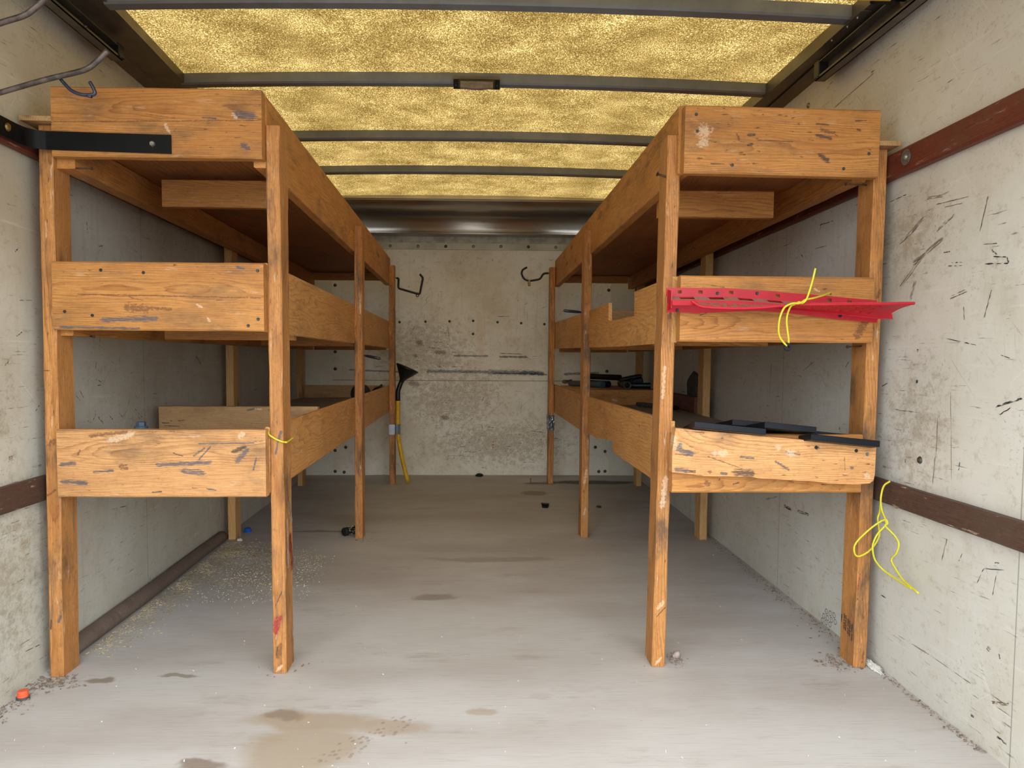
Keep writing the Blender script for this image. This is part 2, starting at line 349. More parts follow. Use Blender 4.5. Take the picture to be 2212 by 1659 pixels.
def floor_mat():
    q = M('worn_plywood_floor')
    co = q.coord(); s3 = q.sep(co); x, y = s3[0], s3[1]
    p = q.xyz(x, y, 0.0)
    big = q.noise(p, (0.9, 2.2, 1), 5, 0.6)
    c = q.mix(q.step(big, 0.35, 0.7), srgb(196, 192, 189), srgb(177, 169, 163))
    st = q.noise(p, (9, 210, 1), 4, 0.7)
    c = q.mix(q.step(st, 0.5, 0.72, 0, 0.38), c, srgb(132, 127, 122))
    st2 = q.noise(p, (8, 170, 1), 4, 0.7)
    c = q.mix(q.step(st2, 0.55, 0.75, 0, 0.42), c, srgb(208, 205, 200))
    cl = q.noise(p, (2.4, 7, 1), 6, 0.72)
    c = q.mix(q.step(cl, 0.55, 0.72, 0, 0.5), c, srgb(150, 138, 126))
    # brown wet stains with outlines of their own
    jag = q.vmath('MULTIPLY', q.vmath('SUBTRACT', q.noise(p, 6, 4, 0.6, color=True), (0.5, 0.5, 0.5)), (0.16, 0.12, 0))
    pj = q.vmath('ADD', p, jag)
    def blot(cx, cy, rx, ry, col, amt, c, soft=0.45):
        d = q.vmath('MULTIPLY', q.vmath('SUBTRACT', pj, (cx, cy, 0)), (1/rx, 1/ry, 0))
        n = q.t.nodes.new('ShaderNodeVectorMath'); n.operation = 'LENGTH'; q.put(n.inputs[0], d)
        return q.mix(q.math('MULTIPLY', q.step(n.outputs['Value'], 1-soft, 1.0, 1, 0), amt), c, col)
    BR = srgb(164, 146, 124)
    c = blot(-0.40, 1.845, 0.20, 0.07, BR, 0.8, c)
    c = blot(-0.20, 1.815, 0.10, 0.05, BR, 0.7, c)
    c = blot(-0.38, 1.70, 0.18, 0.14, BR, 0.75, c)
    c = blot(-0.46, 1.87, 0.07, 0.035, srgb(120, 104, 88), 0.5, c)
    c = blot(0.02, 1.875, 0.055, 0.028, BR, 0.6, c)
    c = blot(-0.60, 1.63, 0.06, 0.03, srgb(116, 96, 78), 0.7, c)
    c = blot(-1.03, 2.085, 0.05, 0.03, srgb(134, 118, 100), 0.8, c)
    c = blot(-0.83, 2.10, 0.045, 0.018, srgb(130, 116, 100), 0.7, c)
    c = blot(0.90, 5.47, 0.42, 0.10, srgb(54, 48, 42), 0.85, c)
    c = blot(0.48, 5.42, 0.16, 0.05, srgb(84, 72, 60), 0.7, c)
    c = blot(0.42, 5.02, 0.11, 0.12, srgb(116, 98, 76), 0.6, c)
    c = blot(-0.78, 3.9, 0.22, 0.03, srgb(92, 78, 68), 0.5, c)
    c = blot(-0.15, 2.82, 0.10, 0.05, srgb(122, 104, 90), 0.5, c)
    c = blot(0.10, 3.35, 0.35, 0.05, srgb(122, 106, 94), 0.4, c)
    # boot-sole cleats
    for bx, by, ang in ((-0.29, 1.70, 0.9), (-0.20, 1.80, 0.9)):
        cr, sr = math.cos(ang), math.sin(ang)
        dx = q.math('SUBTRACT', x, bx); dy = q.math('SUBTRACT', y, by)
        u = q.math('ADD', q.math('MULTIPLY', dx, cr), q.math('MULTIPLY', dy, sr))
        v = q.math('SUBTRACT', q.math('MULTIPLY', dy, cr), q.math('MULTIPLY', dx, sr))
        ell = q.math('ADD', q.math('POWER', q.math('DIVIDE', u, 0.085), 2), q.math('POWER', q.math('DIVIDE', v, 0.042), 2))
        inside = q.step(ell, 0.7, 1.0, 1, 0)
        cle = q.voro(q.xyz(u, v, 0), (55, 75, 1))
        c = q.mix(q.math('MULTIPLY', q.math('MULTIPLY', inside, q.step(cle, 0.25, 0.42, 1, 0)), 0.38), c, srgb(104, 88, 80))
    # dark smears and grit
    k = q.noise(p, (30, 60, 1), 3, 0.7); g = q.noise(q.vmath('ADD', p, (4, 2, 0)), 3.2, 4, 0.7)
    c = q.mix(q.math('MULTIPLY', q.math('MULTIPLY', q.step(k, 0.66, 0.73), q.step(g, 0.5, 0.64)), 0.6), c, srgb(88, 80, 72))
    wsp = q.noise(p, 140, 2, 0.6)
    c = q.mix(q.math('MULTIPLY', q.step(wsp, 0.76, 0.80), 0.45), c, srgb(228, 224, 216))
    q.bump(st, 0.2, 0.001)
    return q.fin(c, 0.6, spec=0.3)
FLOOR = floor_mat()

def roof_mat():
    """translucent fibreglass roof sheet lit by the sky above it"""
    q = M('translucent_fibreglass')
    co = q.coord()
    f = q.noise(co, 210, 3, 0.78)
    f2 = q.noise(q.vmath('ADD', co, (3, 3, 3)), (260, 130, 100), 3, 0.75)
    cl = q.noise(co, 5, 5, 0.65)
    v = q.math('ADD', q.math('MULTIPLY', f, 0.5), q.math('MULTIPLY', f2, 0.5))
    v = q.math('ADD', v, q.math('MULTIPLY', q.math('SUBTRACT', cl, 0.5), 0.22))
    c = q.ramp(v, [(0.38, (0.026, 0.014, 0.003)), (0.46, (0.070, 0.042, 0.010)), (0.53, (0.122, 0.077, 0.021)), (0.63, (0.41, 0.295, 0.118))])
    tr = q.t.nodes.new('ShaderNodeBsdfTranslucent'); q.put(tr.inputs[0], c)
    df = q.t.nodes.new('ShaderNodeBsdfDiffuse'); q.put(df.inputs[0], q.mix(1.0, c, (0.5, 0.5, 0.5, 1), 'MULTIPLY'))
    ad = q.t.nodes.new('ShaderNodeAddShader')
    q.t.links.new(tr.outputs[0], ad.inputs[0]); q.t.links.new(df.outputs[0], ad.inputs[1])
    q.t.links.new(ad.outputs[0], q.out.inputs[0])
    return q.m
ROOF = roof_mat()

# ------------------------------------------------------------------ object helpers
def tag(o, label=None, cat=None, group=None, kind=None):
    if label: o['label'] = label
    if cat: o['category'] = cat
    if group: o['group'] = group
    if kind: o['kind'] = kind
    return o

def empty(name, loc, label, cat, group=None, kind=None):
    o = bpy.data.objects.new(name, None); COL.objects.link(o)
    o.location = loc; o.empty_display_size = 0.05
    return tag(o, label, cat, group, kind)

def world_mat(o):
    m = Matrix.Identity(4)
    while o is not None:
        q = o.rotation_quaternion if o.rotation_mode == 'QUATERNION' else o.rotation_euler.to_quaternion()
        l = o.matrix_parent_inverse @ Matrix.Translation(o.location) @ q.to_matrix().to_4x4() if o.parent else Matrix.Translation(o.location) @ q.to_matrix().to_4x4()
        m = l @ m; o = o.parent
    return m

def link(name, me, mats, parent=None, smooth=False, loc=None, rot=None):
    """mesh object; verts are in world space unless loc/rot (also world) are given"""
    if not isinstance(mats, (list, tuple)): mats = [mats]
    for q in mats: me.materials.append(q)
    if smooth:
        for p in me.polygons: p.use_smooth = True
    o = bpy.data.objects.new(name, me); COL.objects.link(o)
    if parent is not None:
        o.parent = parent; o.matrix_parent_inverse = world_mat(parent).inverted()
    if rot is not None: o.rotation_mode = 'QUATERNION'; o.rotation_quaternion = rot
    if loc is not None: o.location = V(loc)
    return o

def from_bm(name, bm, mats, parent=None, smooth=False, loc=None, rot=None, normals=True):
    if normals: bmesh.ops.recalc_face_normals(bm, faces=bm.faces[:])
    me = bpy.data.meshes.new(name); bm.to_mesh(me); bm.free()
    return link(name, me, mats, parent, smooth, loc, rot)

def recentre(o):
    """move a top-level mesh's origin to the middle of its base"""
    me = o.data
    xs = [v.co for v in me.vertices]
    c = V(((min(v.x for v in xs)+max(v.x for v in xs))/2, (min(v.y for v in xs)+max(v.y for v in xs))/2, min(v.z for v in xs)))
    me.transform(Matrix.Translation(-c)); o.location = V(o.location) + c
    return o

def bm_box(bm, lo, hi, bev=0.0, mi=0):
    lo, hi = V(lo), V(hi)
    r = bmesh.ops.create_cube(bm, size=1.0)
    vs = r['verts']
    for v in vs: v.co = V(((v.co.x+0.5)*(hi.x-lo.x)+lo.x, (v.co.y+0.5)*(hi.y-lo.y)+lo.y, (v.co.z+0.5)*(hi.z-lo.z)+lo.z))
    fs = set(f for v in vs for f in v.link_faces)
    for f in fs: f.material_index = mi
    if bev:
        es = list(set(e for v in vs for e in v.link_edges))
        bmesh.ops.bevel(bm, geom=es, offset=bev, segments=1, affect='EDGES')
    return vs

def box(name, lo, hi, mat, parent=None, bev=0.0):
    bm = bmesh.new(); bm_box(bm, lo, hi, bev)
    return from_bm(name, bm, mat, parent)

def frame(p0, p1, up):
    x = (V(p1)-V(p0)).normalized(); z = V(up); z = (z - x*z.dot(x)).normalized(); y = z.cross(x)
    return Matrix((x, y, z)).transposed().to_quaternion()

def slivers(bm, marks, put, mi_of, seed=1):
    """thin scuffs raised a hair off a surface, as part of its own mesh: marks = (key, width, a0, b0, a1, b1); put(a, b) -> point"""
    rg = random.Random(seed)
    for key, w, a0, b0, a1, b1 in marks:
        L = math.hypot(a1-a0, b1-b0) or 1e-6
        ux, uy = (a1-a0)/L, (b1-b0)/L
        nx, ny = -uy, ux
        n = max(1, int(w/0.0017))
        for i in range(n):
            off = (rg.random()-0.5)*w*(0.9 if n > 1 else 0)
            t = rg.random()*0.15*(1 if n > 1 else 0.2)
            while t < 1:
                ln = (0.12+0.45*rg.random()**1.5)*(1 if n > 2 else 1.4)
                t1 = min(1, t+ln)
                hw = min(w, 0.0030)*(0.15+0.33*rg.random())
                seg = 5; top = []; bot = []
                for k in range(seg+1):
                    s = t+(t1-t)*k/seg
                    tp = math.sin(PI*min(1, max(0.04, k/seg)))**0.5 if 0 < k < seg else 0.25
                    jx = (rg.random()-0.5)*hw*0.8
                    ca, cb = a0+ux*L*s+nx*(off+jx), b0+uy*L*s+ny*(off+jx)
                    top.append(bm.verts.new(put(ca+nx*hw*tp, cb+ny*hw*tp))); bot.append(bm.verts.new(put(ca-nx*hw*tp, cb-ny*hw*tp)))
                for k in range(seg):
                    f = bm.faces.new((bot[k], bot[k+1], top[k+1], top[k])); f.material_index = mi_of[key]
                t = t1+rg.random()*0.22

MARKM = [INK, BROWN_INK, RED_INK, BLUE_INK, PALE_INK, STAIN_INK]
MARKI = {'K': 1, 'B': 2, 'R': 3, 'S': 4, 'P': 5, 'T': 6}

def board(name, parent, p0, p1, h, t, mat, up=(0, 0, 1), bev=0.003, rough=0.0012, marks=None, seed=None, face=-1):
    """sawn board from p0 to p1 (centres of its ends), height h along up, thickness t; edges slightly uneven"""
    p0, p1 = V(p0), V(p1); L = (p1-p0).length
    rot = frame(p0, p1, up)
    bm = bmesh.new()
    sd = seed if seed is not None else random.random()*100
    n = max(2, int(L/0.06))
    secs = []
    c = bev
    prof = [(-t/2+c, -h/2), (t/2-c, -h/2), (t/2, -h/2+c), (t/2, h/2-c), (t/2-c, h/2), (-t/2+c, h/2), (-t/2, h/2-c), (-t/2, -h/2+c)]
    for i in range(n+1):
        x = -L/2+L*i/n
        vs = []
        for j, (y, z) in enumerate(prof):
            d = mnoise.noise(V((x*9+sd, j*3.3, sd)))*rough + mnoise.noise(V((x*2.3+sd, j*0.2, 7)))*rough
            d2 = mnoise.noise(V((x*9-sd, j*2.1, sd+5)))*rough
            vs.append(bm.verts.new((x, y+(d if abs(y) > t/2-c*1.5 else 0)*0.5, z+d2)))
        secs.append(vs)
    for a, b in zip(secs, secs[1:]):
        for j in range(8): bm.faces.new((a[j], a[(j+1) % 8], b[(j+1) % 8], b[j]))
    bm.faces.new(secs[0][::-1]); bm.faces.new(secs[-1])
    bmesh.ops.recalc_face_normals(bm, faces=bm.faces[:])
    if marks: mat = wood(mat.name+'_marked', marks=marks, **WARGS[mat.name])
    return from_bm(name, bm, mat, parent, loc=(p0+p1)/2, rot=rot, normals=False)

def prism(name, parent, outline, origin, xdir, up, t, mat, marks=None, bev=0.0):
    """board with a custom outline (a, b) in the plane of xdir/up, thickness t centred"""
    x = V(xdir).normalized(); z = V(up).normalized(); y = z.cross(x)
    rot = Matrix((x, y, z)).transposed().to_quaternion()
    bm = bmesh.new()
    f = bm.faces.new([bm.verts.new((a, -t/2, b)) for a, b in outline])
    r = bmesh.ops.extrude_face_region(bm, geom=[f])
    for v in [g for g in r['geom'] if isinstance(g, bmesh.types.BMVert)]: v.co.y = t/2
    bmesh.ops.recalc_face_normals(bm, faces=bm.faces[:])
    if bev: bmesh.ops.bevel(bm, geom=bm.edges[:], offset=bev, segments=1, affect='EDGES')
    if marks: mat = wood(mat.name+'_marked', marks=marks, **WARGS[mat.name])
    return from_bm(name, bm, mat, parent, loc=origin, rot=rot, normals=False)

def smooth_path(pts, n=6):
    pts = [V(p) for p in pts]
    if len(pts) < 3: return pts
    P = [pts[0]*2-pts[1]]+pts+[pts[-1]*2-pts[-2]]
    out = []
    for i in range(1, len(P)-2):
        a, b, c, d = P[i-1:i+3]
        for k in range(n):
            t = k/n
            out.append(0.5*((2*b)+(c-a)*t+(2*a-5*b+4*c-d)*t*t+(3*b-a-3*c+d)*t**3))
    out.append(pts[-1])
    return out

def bm_tube(bm, pts, r, seg=10, cap=True, mi=0, r1=None):
    pts = [V(p) for p in pts]
    n = len(pts); prev = None; rings = []
    for i, p in enumerate(pts):
        d = (pts[min(i+1, n-1)]-pts[max(i-1, 0)]).normalized()
        if prev is None:
            a = V((0, 0, 1)) if abs(d.z) < 0.9 else V((1, 0, 0))
            u = d.cross(a).normalized()
        else:
            u = (prev-d*prev.dot(d)).normalized()
        prev = u; w = d.cross(u)
        rr = r if r1 is None else r+(r1-r)*i/(n-1)
        rings.append([bm.verts.new(p+(u*math.cos(2*PI*k/seg)+w*math.sin(2*PI*k/seg))*rr) for k in range(seg)])
    for a, b in zip(rings, rings[1:]):
        for k in range(seg):
            f = bm.faces.new((a[k], a[(k+1) % seg], b[(k+1) % seg], b[k])); f.material_index = mi; f.smooth = True
    if cap:
        bm.faces.new(rings[0][::-1]).material_index = mi; bm.faces.new(rings[-1]).material_index = mi
    return rings

def tube(name, pts, r, mat, parent=None, seg=10, smooth=True, r1=None):
    bm = bmesh.new()
    bm_tube(bm, smooth_path(pts) if smooth else pts, r, seg, r1=r1)
    return from_bm(name, bm, mat, parent)

def bm_lathe(bm, prof, origin, axis=(0, 0, 1), seg=24, closed=False):
    """prof = [(radius, height along axis)]"""
    ax = V(axis).normalized(); a = V((1, 0, 0)) if abs(ax.x) < 0.9 else V((0, 1, 0))
    u = ax.cross(a).normalized(); w = ax.cross(u); o = V(origin)
    rings = []
    for r, h in prof:
        if r < 1e-6: rings.append([bm.verts.new(o+ax*h)])
        else: rings.append([bm.verts.new(o+ax*h+(u*math.cos(2*PI*k/seg)+w*math.sin(2*PI*k/seg))*r) for k in range(seg)])
    pairs = list(zip(rings, rings[1:]))
    if closed: pairs.append((rings[-1], rings[0]))
    for A, B in pairs:
        for k in range(seg):
            k2 = (k+1) % seg
            if len(A) == 1 and len(B) == 1: continue
            if len(A) == 1: bm.faces.new((A[0], B[k], B[k2]))
            elif len(B) == 1: bm.faces.new((A[k], A[k2], B[0]))
            else: bm.faces.new((A[k], A[k2], B[k2], B[k]))

def lathe(name, prof, origin, mat, parent=None, axis=(0, 0, 1), seg=24, smooth=False, closed=False):
    bm = bmesh.new(); bm_lathe(bm, prof, origin, axis, seg, closed)
    o = from_bm(name, bm, mat, parent)
    if smooth:
        for p in o.data.polygons: p.use_smooth = True
    return o

def screw(parent, p, axis, r=0.0045, mat=None, name='screw'):
    """countersunk head with a cross recess drawn as a shallow dimple"""
    return lathe(name, [(0, 0.0004), (r*0.35, 0.0004), (r*0.45, 0.0012), (r*0.9, 0.0014), (r, 0.0006), (r, -0.004), (0, -0.004)], p, mat or SCREW, parent, axis, 12)

def bolt(parent, p, axis, r=0.011, mat=None, name='bolt'):
    return lathe(name, [(0, 0.006), (r*0.45, 0.0055), (r*0.8, 0.0035), (r, 0.0005), (r, -0.003), (0, -0.003)], p, mat or BOLT, parent, axis, 16, True)
SR= [("B",0.01,1.99,1.291,2.099,1.241),("B",0.006,2.015,1.273,2.113,1.233),("B",0.014,1.904,1.221,2.039,1.171),("B",0.01,1.988,1.19,2.1,1.111),("B",0.006,1.861,1.272,1.937,1.243),("B",0.008,1.989,1.337,1.915,1.328),("B",0.004,1.962,1.312,1.809,1.303),("B",0.004,1.913,1.297,1.83,1.292),("B",0.01,2.023,1.127,2.046,1.075),("K",0.004,1.753,1.179,1.701,1.174),("K",0.006,1.719,1.164,1.699,1.15),("K",0.005,1.718,1.148,1.668,1.14),("K",0.005,1.668,1.14,1.661,1.125),("K",0.005,1.743,1.134,1.661,1.125),("K",0.003,1.883,1.146,1.823,1.14),("K",0.003,1.869,1.153,1.824,1.148),("K",0.004,1.905,1.182,1.876,1.181),("K",0.004,2.181,1.364,2.084,1.368),("B",0.009,1.87,1.066,1.801,1.079),("B",0.006,1.735,1.007,1.713,1.071),("B",0.009,1.765,1.212,1.741,1.29),("K",0.003,1.875,0.963,1.758,0.944),("K",0.01,2.005,0.934,1.998,0.933),("K",0.012,2.004,0.85,1.994,0.85),("K",0.006,2.181,0.83,2.146,0.842),("K",0.007,1.683,0.803,1.598,0.827),("K",0.004,1.669,0.784,1.634,0.803),("B",0.005,1.901,0.762,1.901,0.669),("B",0.005,1.901,0.669,1.91,0.585),("B",0.003,1.85,0.832,1.832,0.603),("B",0.008,2.039,0.634,2.039,0.623),("K",0.004,1.802,0.659,1.805,0.637),("B",0.005,1.813,1.044,1.807,1.007),("K",0.003,1.672,0.92,1.641,0.913),("K",0.003,1.719,0.38,1.698,0.421),("K",0.003,1.698,0.421,1.61,0.442),("K",0.004,1.654,0.419,1.663,0.369),("K",0.004,1.663,0.444,1.646,0.448),("B",0.003,2.048,0.132,1.874,0.136),("B",0.003,1.874,0.136,1.726,0.133),("K",0.005,2.143,0.218,2.113,0.216),("K",0.005,1.63,0.053,1.596,0.051),("K",0.008,1.721,0.058,1.709,0.058),("K",0.003,1.79,0.413,1.777,0.437),("B",0.005,1.86,0.392,1.841,0.458),("B",0.007,1.653,0.122,1.594,0.143),("B",0.012,1.674,0.244,1.664,0.239),("K",0.004,1.633,0.243,1.629,0.233),("K",0.012,2.873,0.339,2.801,0.339),("K",0.01,2.749,0.344,2.646,0.349),("K",0.006,2.643,0.901,2.73,0.866),("K",0.006,2.384,0.902,2.404,0.884),("K",0.004,3.036,0.902,3.048,0.753),("K",0.004,3.333,0.823,3.364,0.793),("K",0.005,3.071,0.327,2.938,0.362),("K",0.004,4.305,0.087,4.287,0.038),("K",0.004,2.434,0.689,2.428,0.673),("K",0.003,2.616,1.387,2.627,1.353),("K",0.006,2.629,1.38,2.525,1.376),("K",0.008,2.779,1.297,2.763,1.286),("B",0.004,2.664,1.3,2.57,1.298),("B",0.004,2.552,1.755,2.287,1.774),("K",0.004,2.307,1.779,2.282,1.78),("B",0.003,2.179,1.585,2.135,1.595)]
SL= [("K",0.004,2.493,0.888,2.487,0.864),("K",0.003,2.504,0.866,2.506,0.851),("K",0.006,2.499,0.812,2.521,0.812),("K",0.003,2.49,0.83,2.524,0.821),("K",0.003,2.732,0.756,2.709,0.712),("K",0.003,2.709,0.712,2.674,0.692),("K",0.003,2.674,0.692,2.65,0.708),("K",0.003,2.427,0.7,2.45,0.691),("K",0.003,2.45,0.691,2.479,0.712),("K",0.003,2.479,0.712,2.478,0.728),("K",0.004,2.573,0.707,2.601,0.69),("K",0.006,2.494,0.709,2.532,0.682),("K",0.003,2.756,0.714,2.821,0.673),("K",0.003,2.774,0.716,2.84,0.677),("K",0.003,3.4,0.913,3.49,0.868),("B",0.016,3.418,0.91,3.454,0.894),("B",0.016,3.454,0.894,3.481,0.874),("K",0.003,2.808,0.91,2.815,0.923),("K",0.003,2.522,0.97,2.518,0.937),("B",0.004,2.352,0.786,2.386,0.764),("B",0.008,2.383,0.8,2.404,0.774),("K",0.006,2.609,0.888,2.613,0.884),("K",0.005,2.476,0.73,2.48,0.728),("K",0.004,2.453,1.334,2.456,1.298),("K",0.005,2.055,0.956,2.082,0.969),("K",0.002,2.073,1.055,2.136,1.06),("B",0.006,1.999,0.878,2.018,0.89),("K",0.003,2.134,0.75,2.161,0.773),("K",0.004,2.527,1.267,2.557,1.271),("K",0.004,2.06,1.182,2.074,1.192),("B",0.004,2.471,0.571,2.639,0.586),("B",0.003,2.112,0.048,2.166,0.045),("K",0.003,2.047,0.098,2.124,0.089),("B",0.012,2.003,0.634,2.022,0.635),("K",0.003,2.565,0.385,2.695,0.374)]
SB= [("K",0.012,0.147,0.795,0.432,0.792),("K",0.016,0.432,0.79,0.574,0.781),("K",0.01,0.198,0.947,0.379,0.942),("K",0.008,-0.163,0.953,-0.131,0.953),("B",0.01,-0.355,0.989,-0.246,0.981),("K",0.006,-0.278,0.844,-0.233,0.838),("K",0.005,-0.175,0.843,-0.072,0.842),("K",0.01,-0.355,0.796,-0.349,0.793),("K",0.006,-0.098,0.8,-0.008,0.8),("K",0.004,0.177,1.229,0.28,1.233),("K",0.004,0.337,1.347,0.353,1.356),("K",0.005,0.398,1.32,0.417,1.335),("K",0.004,0.524,1.292,0.569,1.312),("K",0.003,-0.199,1.172,-0.169,0.986),("K",0.003,0.415,1.272,0.419,1.164),("K",0.003,-0.359,1.356,-0.357,1.324),("B",0.006,-0.436,1.164,-0.484,1.081),("B",0.004,-0.246,0.98,-0.246,0.864),("K",0.004,0.392,0.935,0.444,0.9),("K",0.004,-0.451,1.653,-0.452,1.634),("K",0.006,0.149,1.671,0.146,1.649),("K",0.004,-0.253,1.415,-0.237,1.414),("B",0.01,-0.496,1.456,-0.486,1.444),("B",0.006,-0.419,1.412,-0.435,1.355),("K",0.005,-0.075,0.184,0.03,0.185),("K",0.004,-0.198,0.156,-0.061,0.156),("K",0.005,-0.218,0.321,-0.085,0.322),("K",0.006,0.114,0.379,0.162,0.373),("K",0.005,0.438,0.351,0.567,0.335),("K",0.004,-0.055,0.441,-0.017,0.469),("K",0.004,-0.033,0.416,-0.005,0.442),("K",0.005,0.069,0.4,0.079,0.347),("K",0.004,0.067,0.316,0.039,0.259),("K",0.004,0.066,0.569,0.085,0.612),("K",0.005,0.239,0.209,0.282,0.213),("K",0.005,0.378,0.104,0.483,0.103),("K",0.005,0.063,0.063,0.106,0.063),("R",0.009,0.16,0.267,0.158,0.259),("R",0.012,0.151,0.238,0.167,0.238),("R",0.015,0.151,0.219,0.167,0.219),("B",0.003,-0.157,0.492,0.019,0.493),("B",0.002,-0.17,0.397,0.447,0.396)]


# ------------------------------------------------------------------ the truck body (setting)
XL = lambda y: -1.222-0.016*(y-2)
XR = lambda y: 1.203+0.0165*(y-2)
RL = lambda y: -1.095-0.035*(y-2.93)        # inner edge of the left roof rail
RR = lambda y: 1.128-0.012*(y-2.93)
Y0, YB = 0.75, 5.80
BOWZ = lambda x: 1.955-0.02*(x/1.1)**2

o = box('floor', (-1.36, Y0, -0.06), (1.36, YB+0.05, 0), FLOOR); tag(o, 'worn grey plywood truck floor with brown stains', 'floor', kind='structure')

def side_wall(name, f, sgn, mat, marks, label, ztop):
    bm = bmesh.new()
    t = 0.03*sgn
    pts = [(f(Y0), Y0), (f(YB+0.05), YB+0.05), (f(YB+0.05)+t, YB+0.05), (f(Y0)+t, Y0)]
    lo = [bm.verts.new((x, y, 0)) for x, y in pts]; hi = [bm.verts.new((x, y, ztop)) for x, y in pts]
    bm.faces.new(lo[::-1]); bm.faces.new(hi)
    for i in range(4): bm.faces.new((lo[i], lo[(i+1) % 4], hi[(i+1) % 4], hi[i]))
    bmesh.ops.recalc_face_normals(bm, faces=bm.faces[:])
    slivers(bm, marks, lambda a, b: V((f(a)-sgn*0.0007, a, b)), MARKI, seed=11)
    return tag(from_bm(name, bm, [mat]+MARKM, normals=False), label, 'wall', kind='structure')
wl_ = side_wall('wall_left', XL, -1, WALL_L, SL, 'dirty cream truck wall behind the shelf with black bracket', 1.93)
wr_ = side_wall('wall_right', XR, 1, WALL_R, SR, 'scuffed cream truck wall beside the shelf with red rack', 1.925)
o = box('wall_back', (-1.36, YB, 0), (1.36, YB+0.03, 1.9), WALL_B); tag(o, 'cream truck end wall behind the bolted panel', 'wall', kind='structure')
for y, z in ((2.78, 1.83),): bolt(wl_, (XL(y)+0.001, y, z), (1, 0, 0), 0.010, BOLT, 'rivet')
for y, z in ((2.75, 1.83),): bolt(wr_, (XR(y)-0.001, y, z), (-1, 0, 0), 0.010, BOLT, 'rivet')
bolt(wl_, (XL(1.95)+0.001, 1.95, 0.66), (1, 0, 0), 0.010, BOLT_DARK, 'bolt')
bolt(wr_, (XR(1.97)-0.001, 1.97, 0.64), (-1, 0, 0), 0.010, BOLT_DARK, 'bolt')
# rows of stamped rings low on the right wall
bm = bmesh.new()
for i in range(4):
    for j in range(3):
        yy, zz = 2.428+0.028*i-0.010*(j % 2), 0.056-0.019*j-0.003*i
        if (i, j) in ((0, 2), (3, 0)): continue
        R_, r_ = 0.0095, 0.0012
        seg = 16
        a = [bm.verts.new((XR(yy)-0.0007, yy+math.cos(2*PI*k/seg)*R_, zz+math.sin(2*PI*k/seg)*R_)) for k in range(seg)]
        b = [bm.verts.new((XR(yy)-0.0007, yy+math.cos(2*PI*k/seg)*(R_-r_*1.6), zz+math.sin(2*PI*k/seg)*(R_-r_*1.6))) for k in range(seg)]
        for k in range(seg): bm.faces.new((a[k], a[(k+1) % seg], b[(k+1) % seg], b[k]))
from_bm('ring_marks', bm, INK, wr_)['kind'] = 'stuff'

# translucent roof
bm = bmesh.new()
NX, NY = 24, 8
grid = [[bm.verts.new((-1.24+2.48*i/NX, Y0+(5.13-Y0)*j/NY, BOWZ(-1.24+2.48*i/NX)+0.0415)) for i in range(NX+1)] for j in range(NY+1)]
for j in range(NY):
    for i in range(NX): bm.faces.new((grid[j][i], grid[j][i+1], grid[j+1][i+1], grid[j+1][i]))
o = from_bm('ceiling', bm, ROOF, smooth=True); tag(o, 'translucent golden fibreglass truck roof', 'ceiling', kind='structure')

def sweep_y(name, sec, mat):
    """sec(y) -> closed section [(x, z)]; lofted along the body"""
    bm = bmesh.new()
    ys = [Y0, 5.13]
    R_ = [[bm.verts.new((x, y, z)) for x, z in sec(y)] for y in ys]
    n = len(R_[0])
    for k in range(n): bm.faces.new((R_[0][k], R_[0][(k+1) % n], R_[1][(k+1) % n], R_[1][k]))
    bm.faces.new(R_[0][::-1]); bm.faces.new(R_[1])
    return from_bm(name, bm, mat)
o = sweep_y('trim_1', lambda y: [(XL(y)-0.01, 1.915), (XL(y)+0.004, 1.915), (XL(y)+0.030, 1.924), (XL(y)+0.036, 1.936), (RL(y)-0.03, 1.942), (RL(y), 1.940), (RL(y), 1.974), (XL(y)-0.01, 1.974)], RAIL_STEEL)
tag(o, 'tarnished steel roof rail above the black bracket', 'trim', kind='structure')
o = sweep_y('trim_2', lambda y: [(XR(y)+0.01, 1.900), (XR(y)-0.004, 1.900), (XR(y)-0.030, 1.910), (XR(y)-0.036, 1.922), (RR(y)+0.03, 1.930), (RR(y), 1.928), (RR(y), 1.972), (XR(y)+0.01, 1.972)], RAIL_STEEL)
tag(o, 'tarnished steel roof rail above the scuffed wall', 'trim', kind='structure')
bm = bmesh.new()
prof = [(5.10, 1.998), (5.10, 1.972), (5.125, 1.968), (5.125, 1.966), (5.55, 1.968), (5.615, 1.966), (5.640, 1.959), (5.664, 1.940), (5.675, 1.914), (5.684, 1.882), (5.690, 1.845), (5.684, 1.834), (5.80, 1.832), (5.80, 1.998)]
A_ = [bm.verts.new((-1.27, y, z)) for y, z in prof]; B_ = [bm.verts.new((1.25, y, z)) for y, z in prof]
for k in range(len(prof)): bm.faces.new((A_[k], A_[(k+1) % len(prof)], B_[(k+1) % len(prof)], B_[k]))
bm.faces.new(A_); bm.faces.new(B_[::-1])
o = from_bm('trim_3', bm, ALU); tag(o, 'curved aluminium cove between roof and end wall', 'trim', kind='structure')
for p in o.data.polygons: p.use_smooth = len(p.vertices) == 4 and 3 <= p.index <= 10
o = tube('baseboard_left', [(XL(y)+0.020+0.003*math.sin(y*5), y, 0.024) for y in (2.235, 2.5, 2.8, 3.1, 3.4, 3.69)], 0.027, W_KICK, seg=12)
tag(o, 'rounded dark wooden kick strip along the wall foot', 'baseboard', kind='structure')

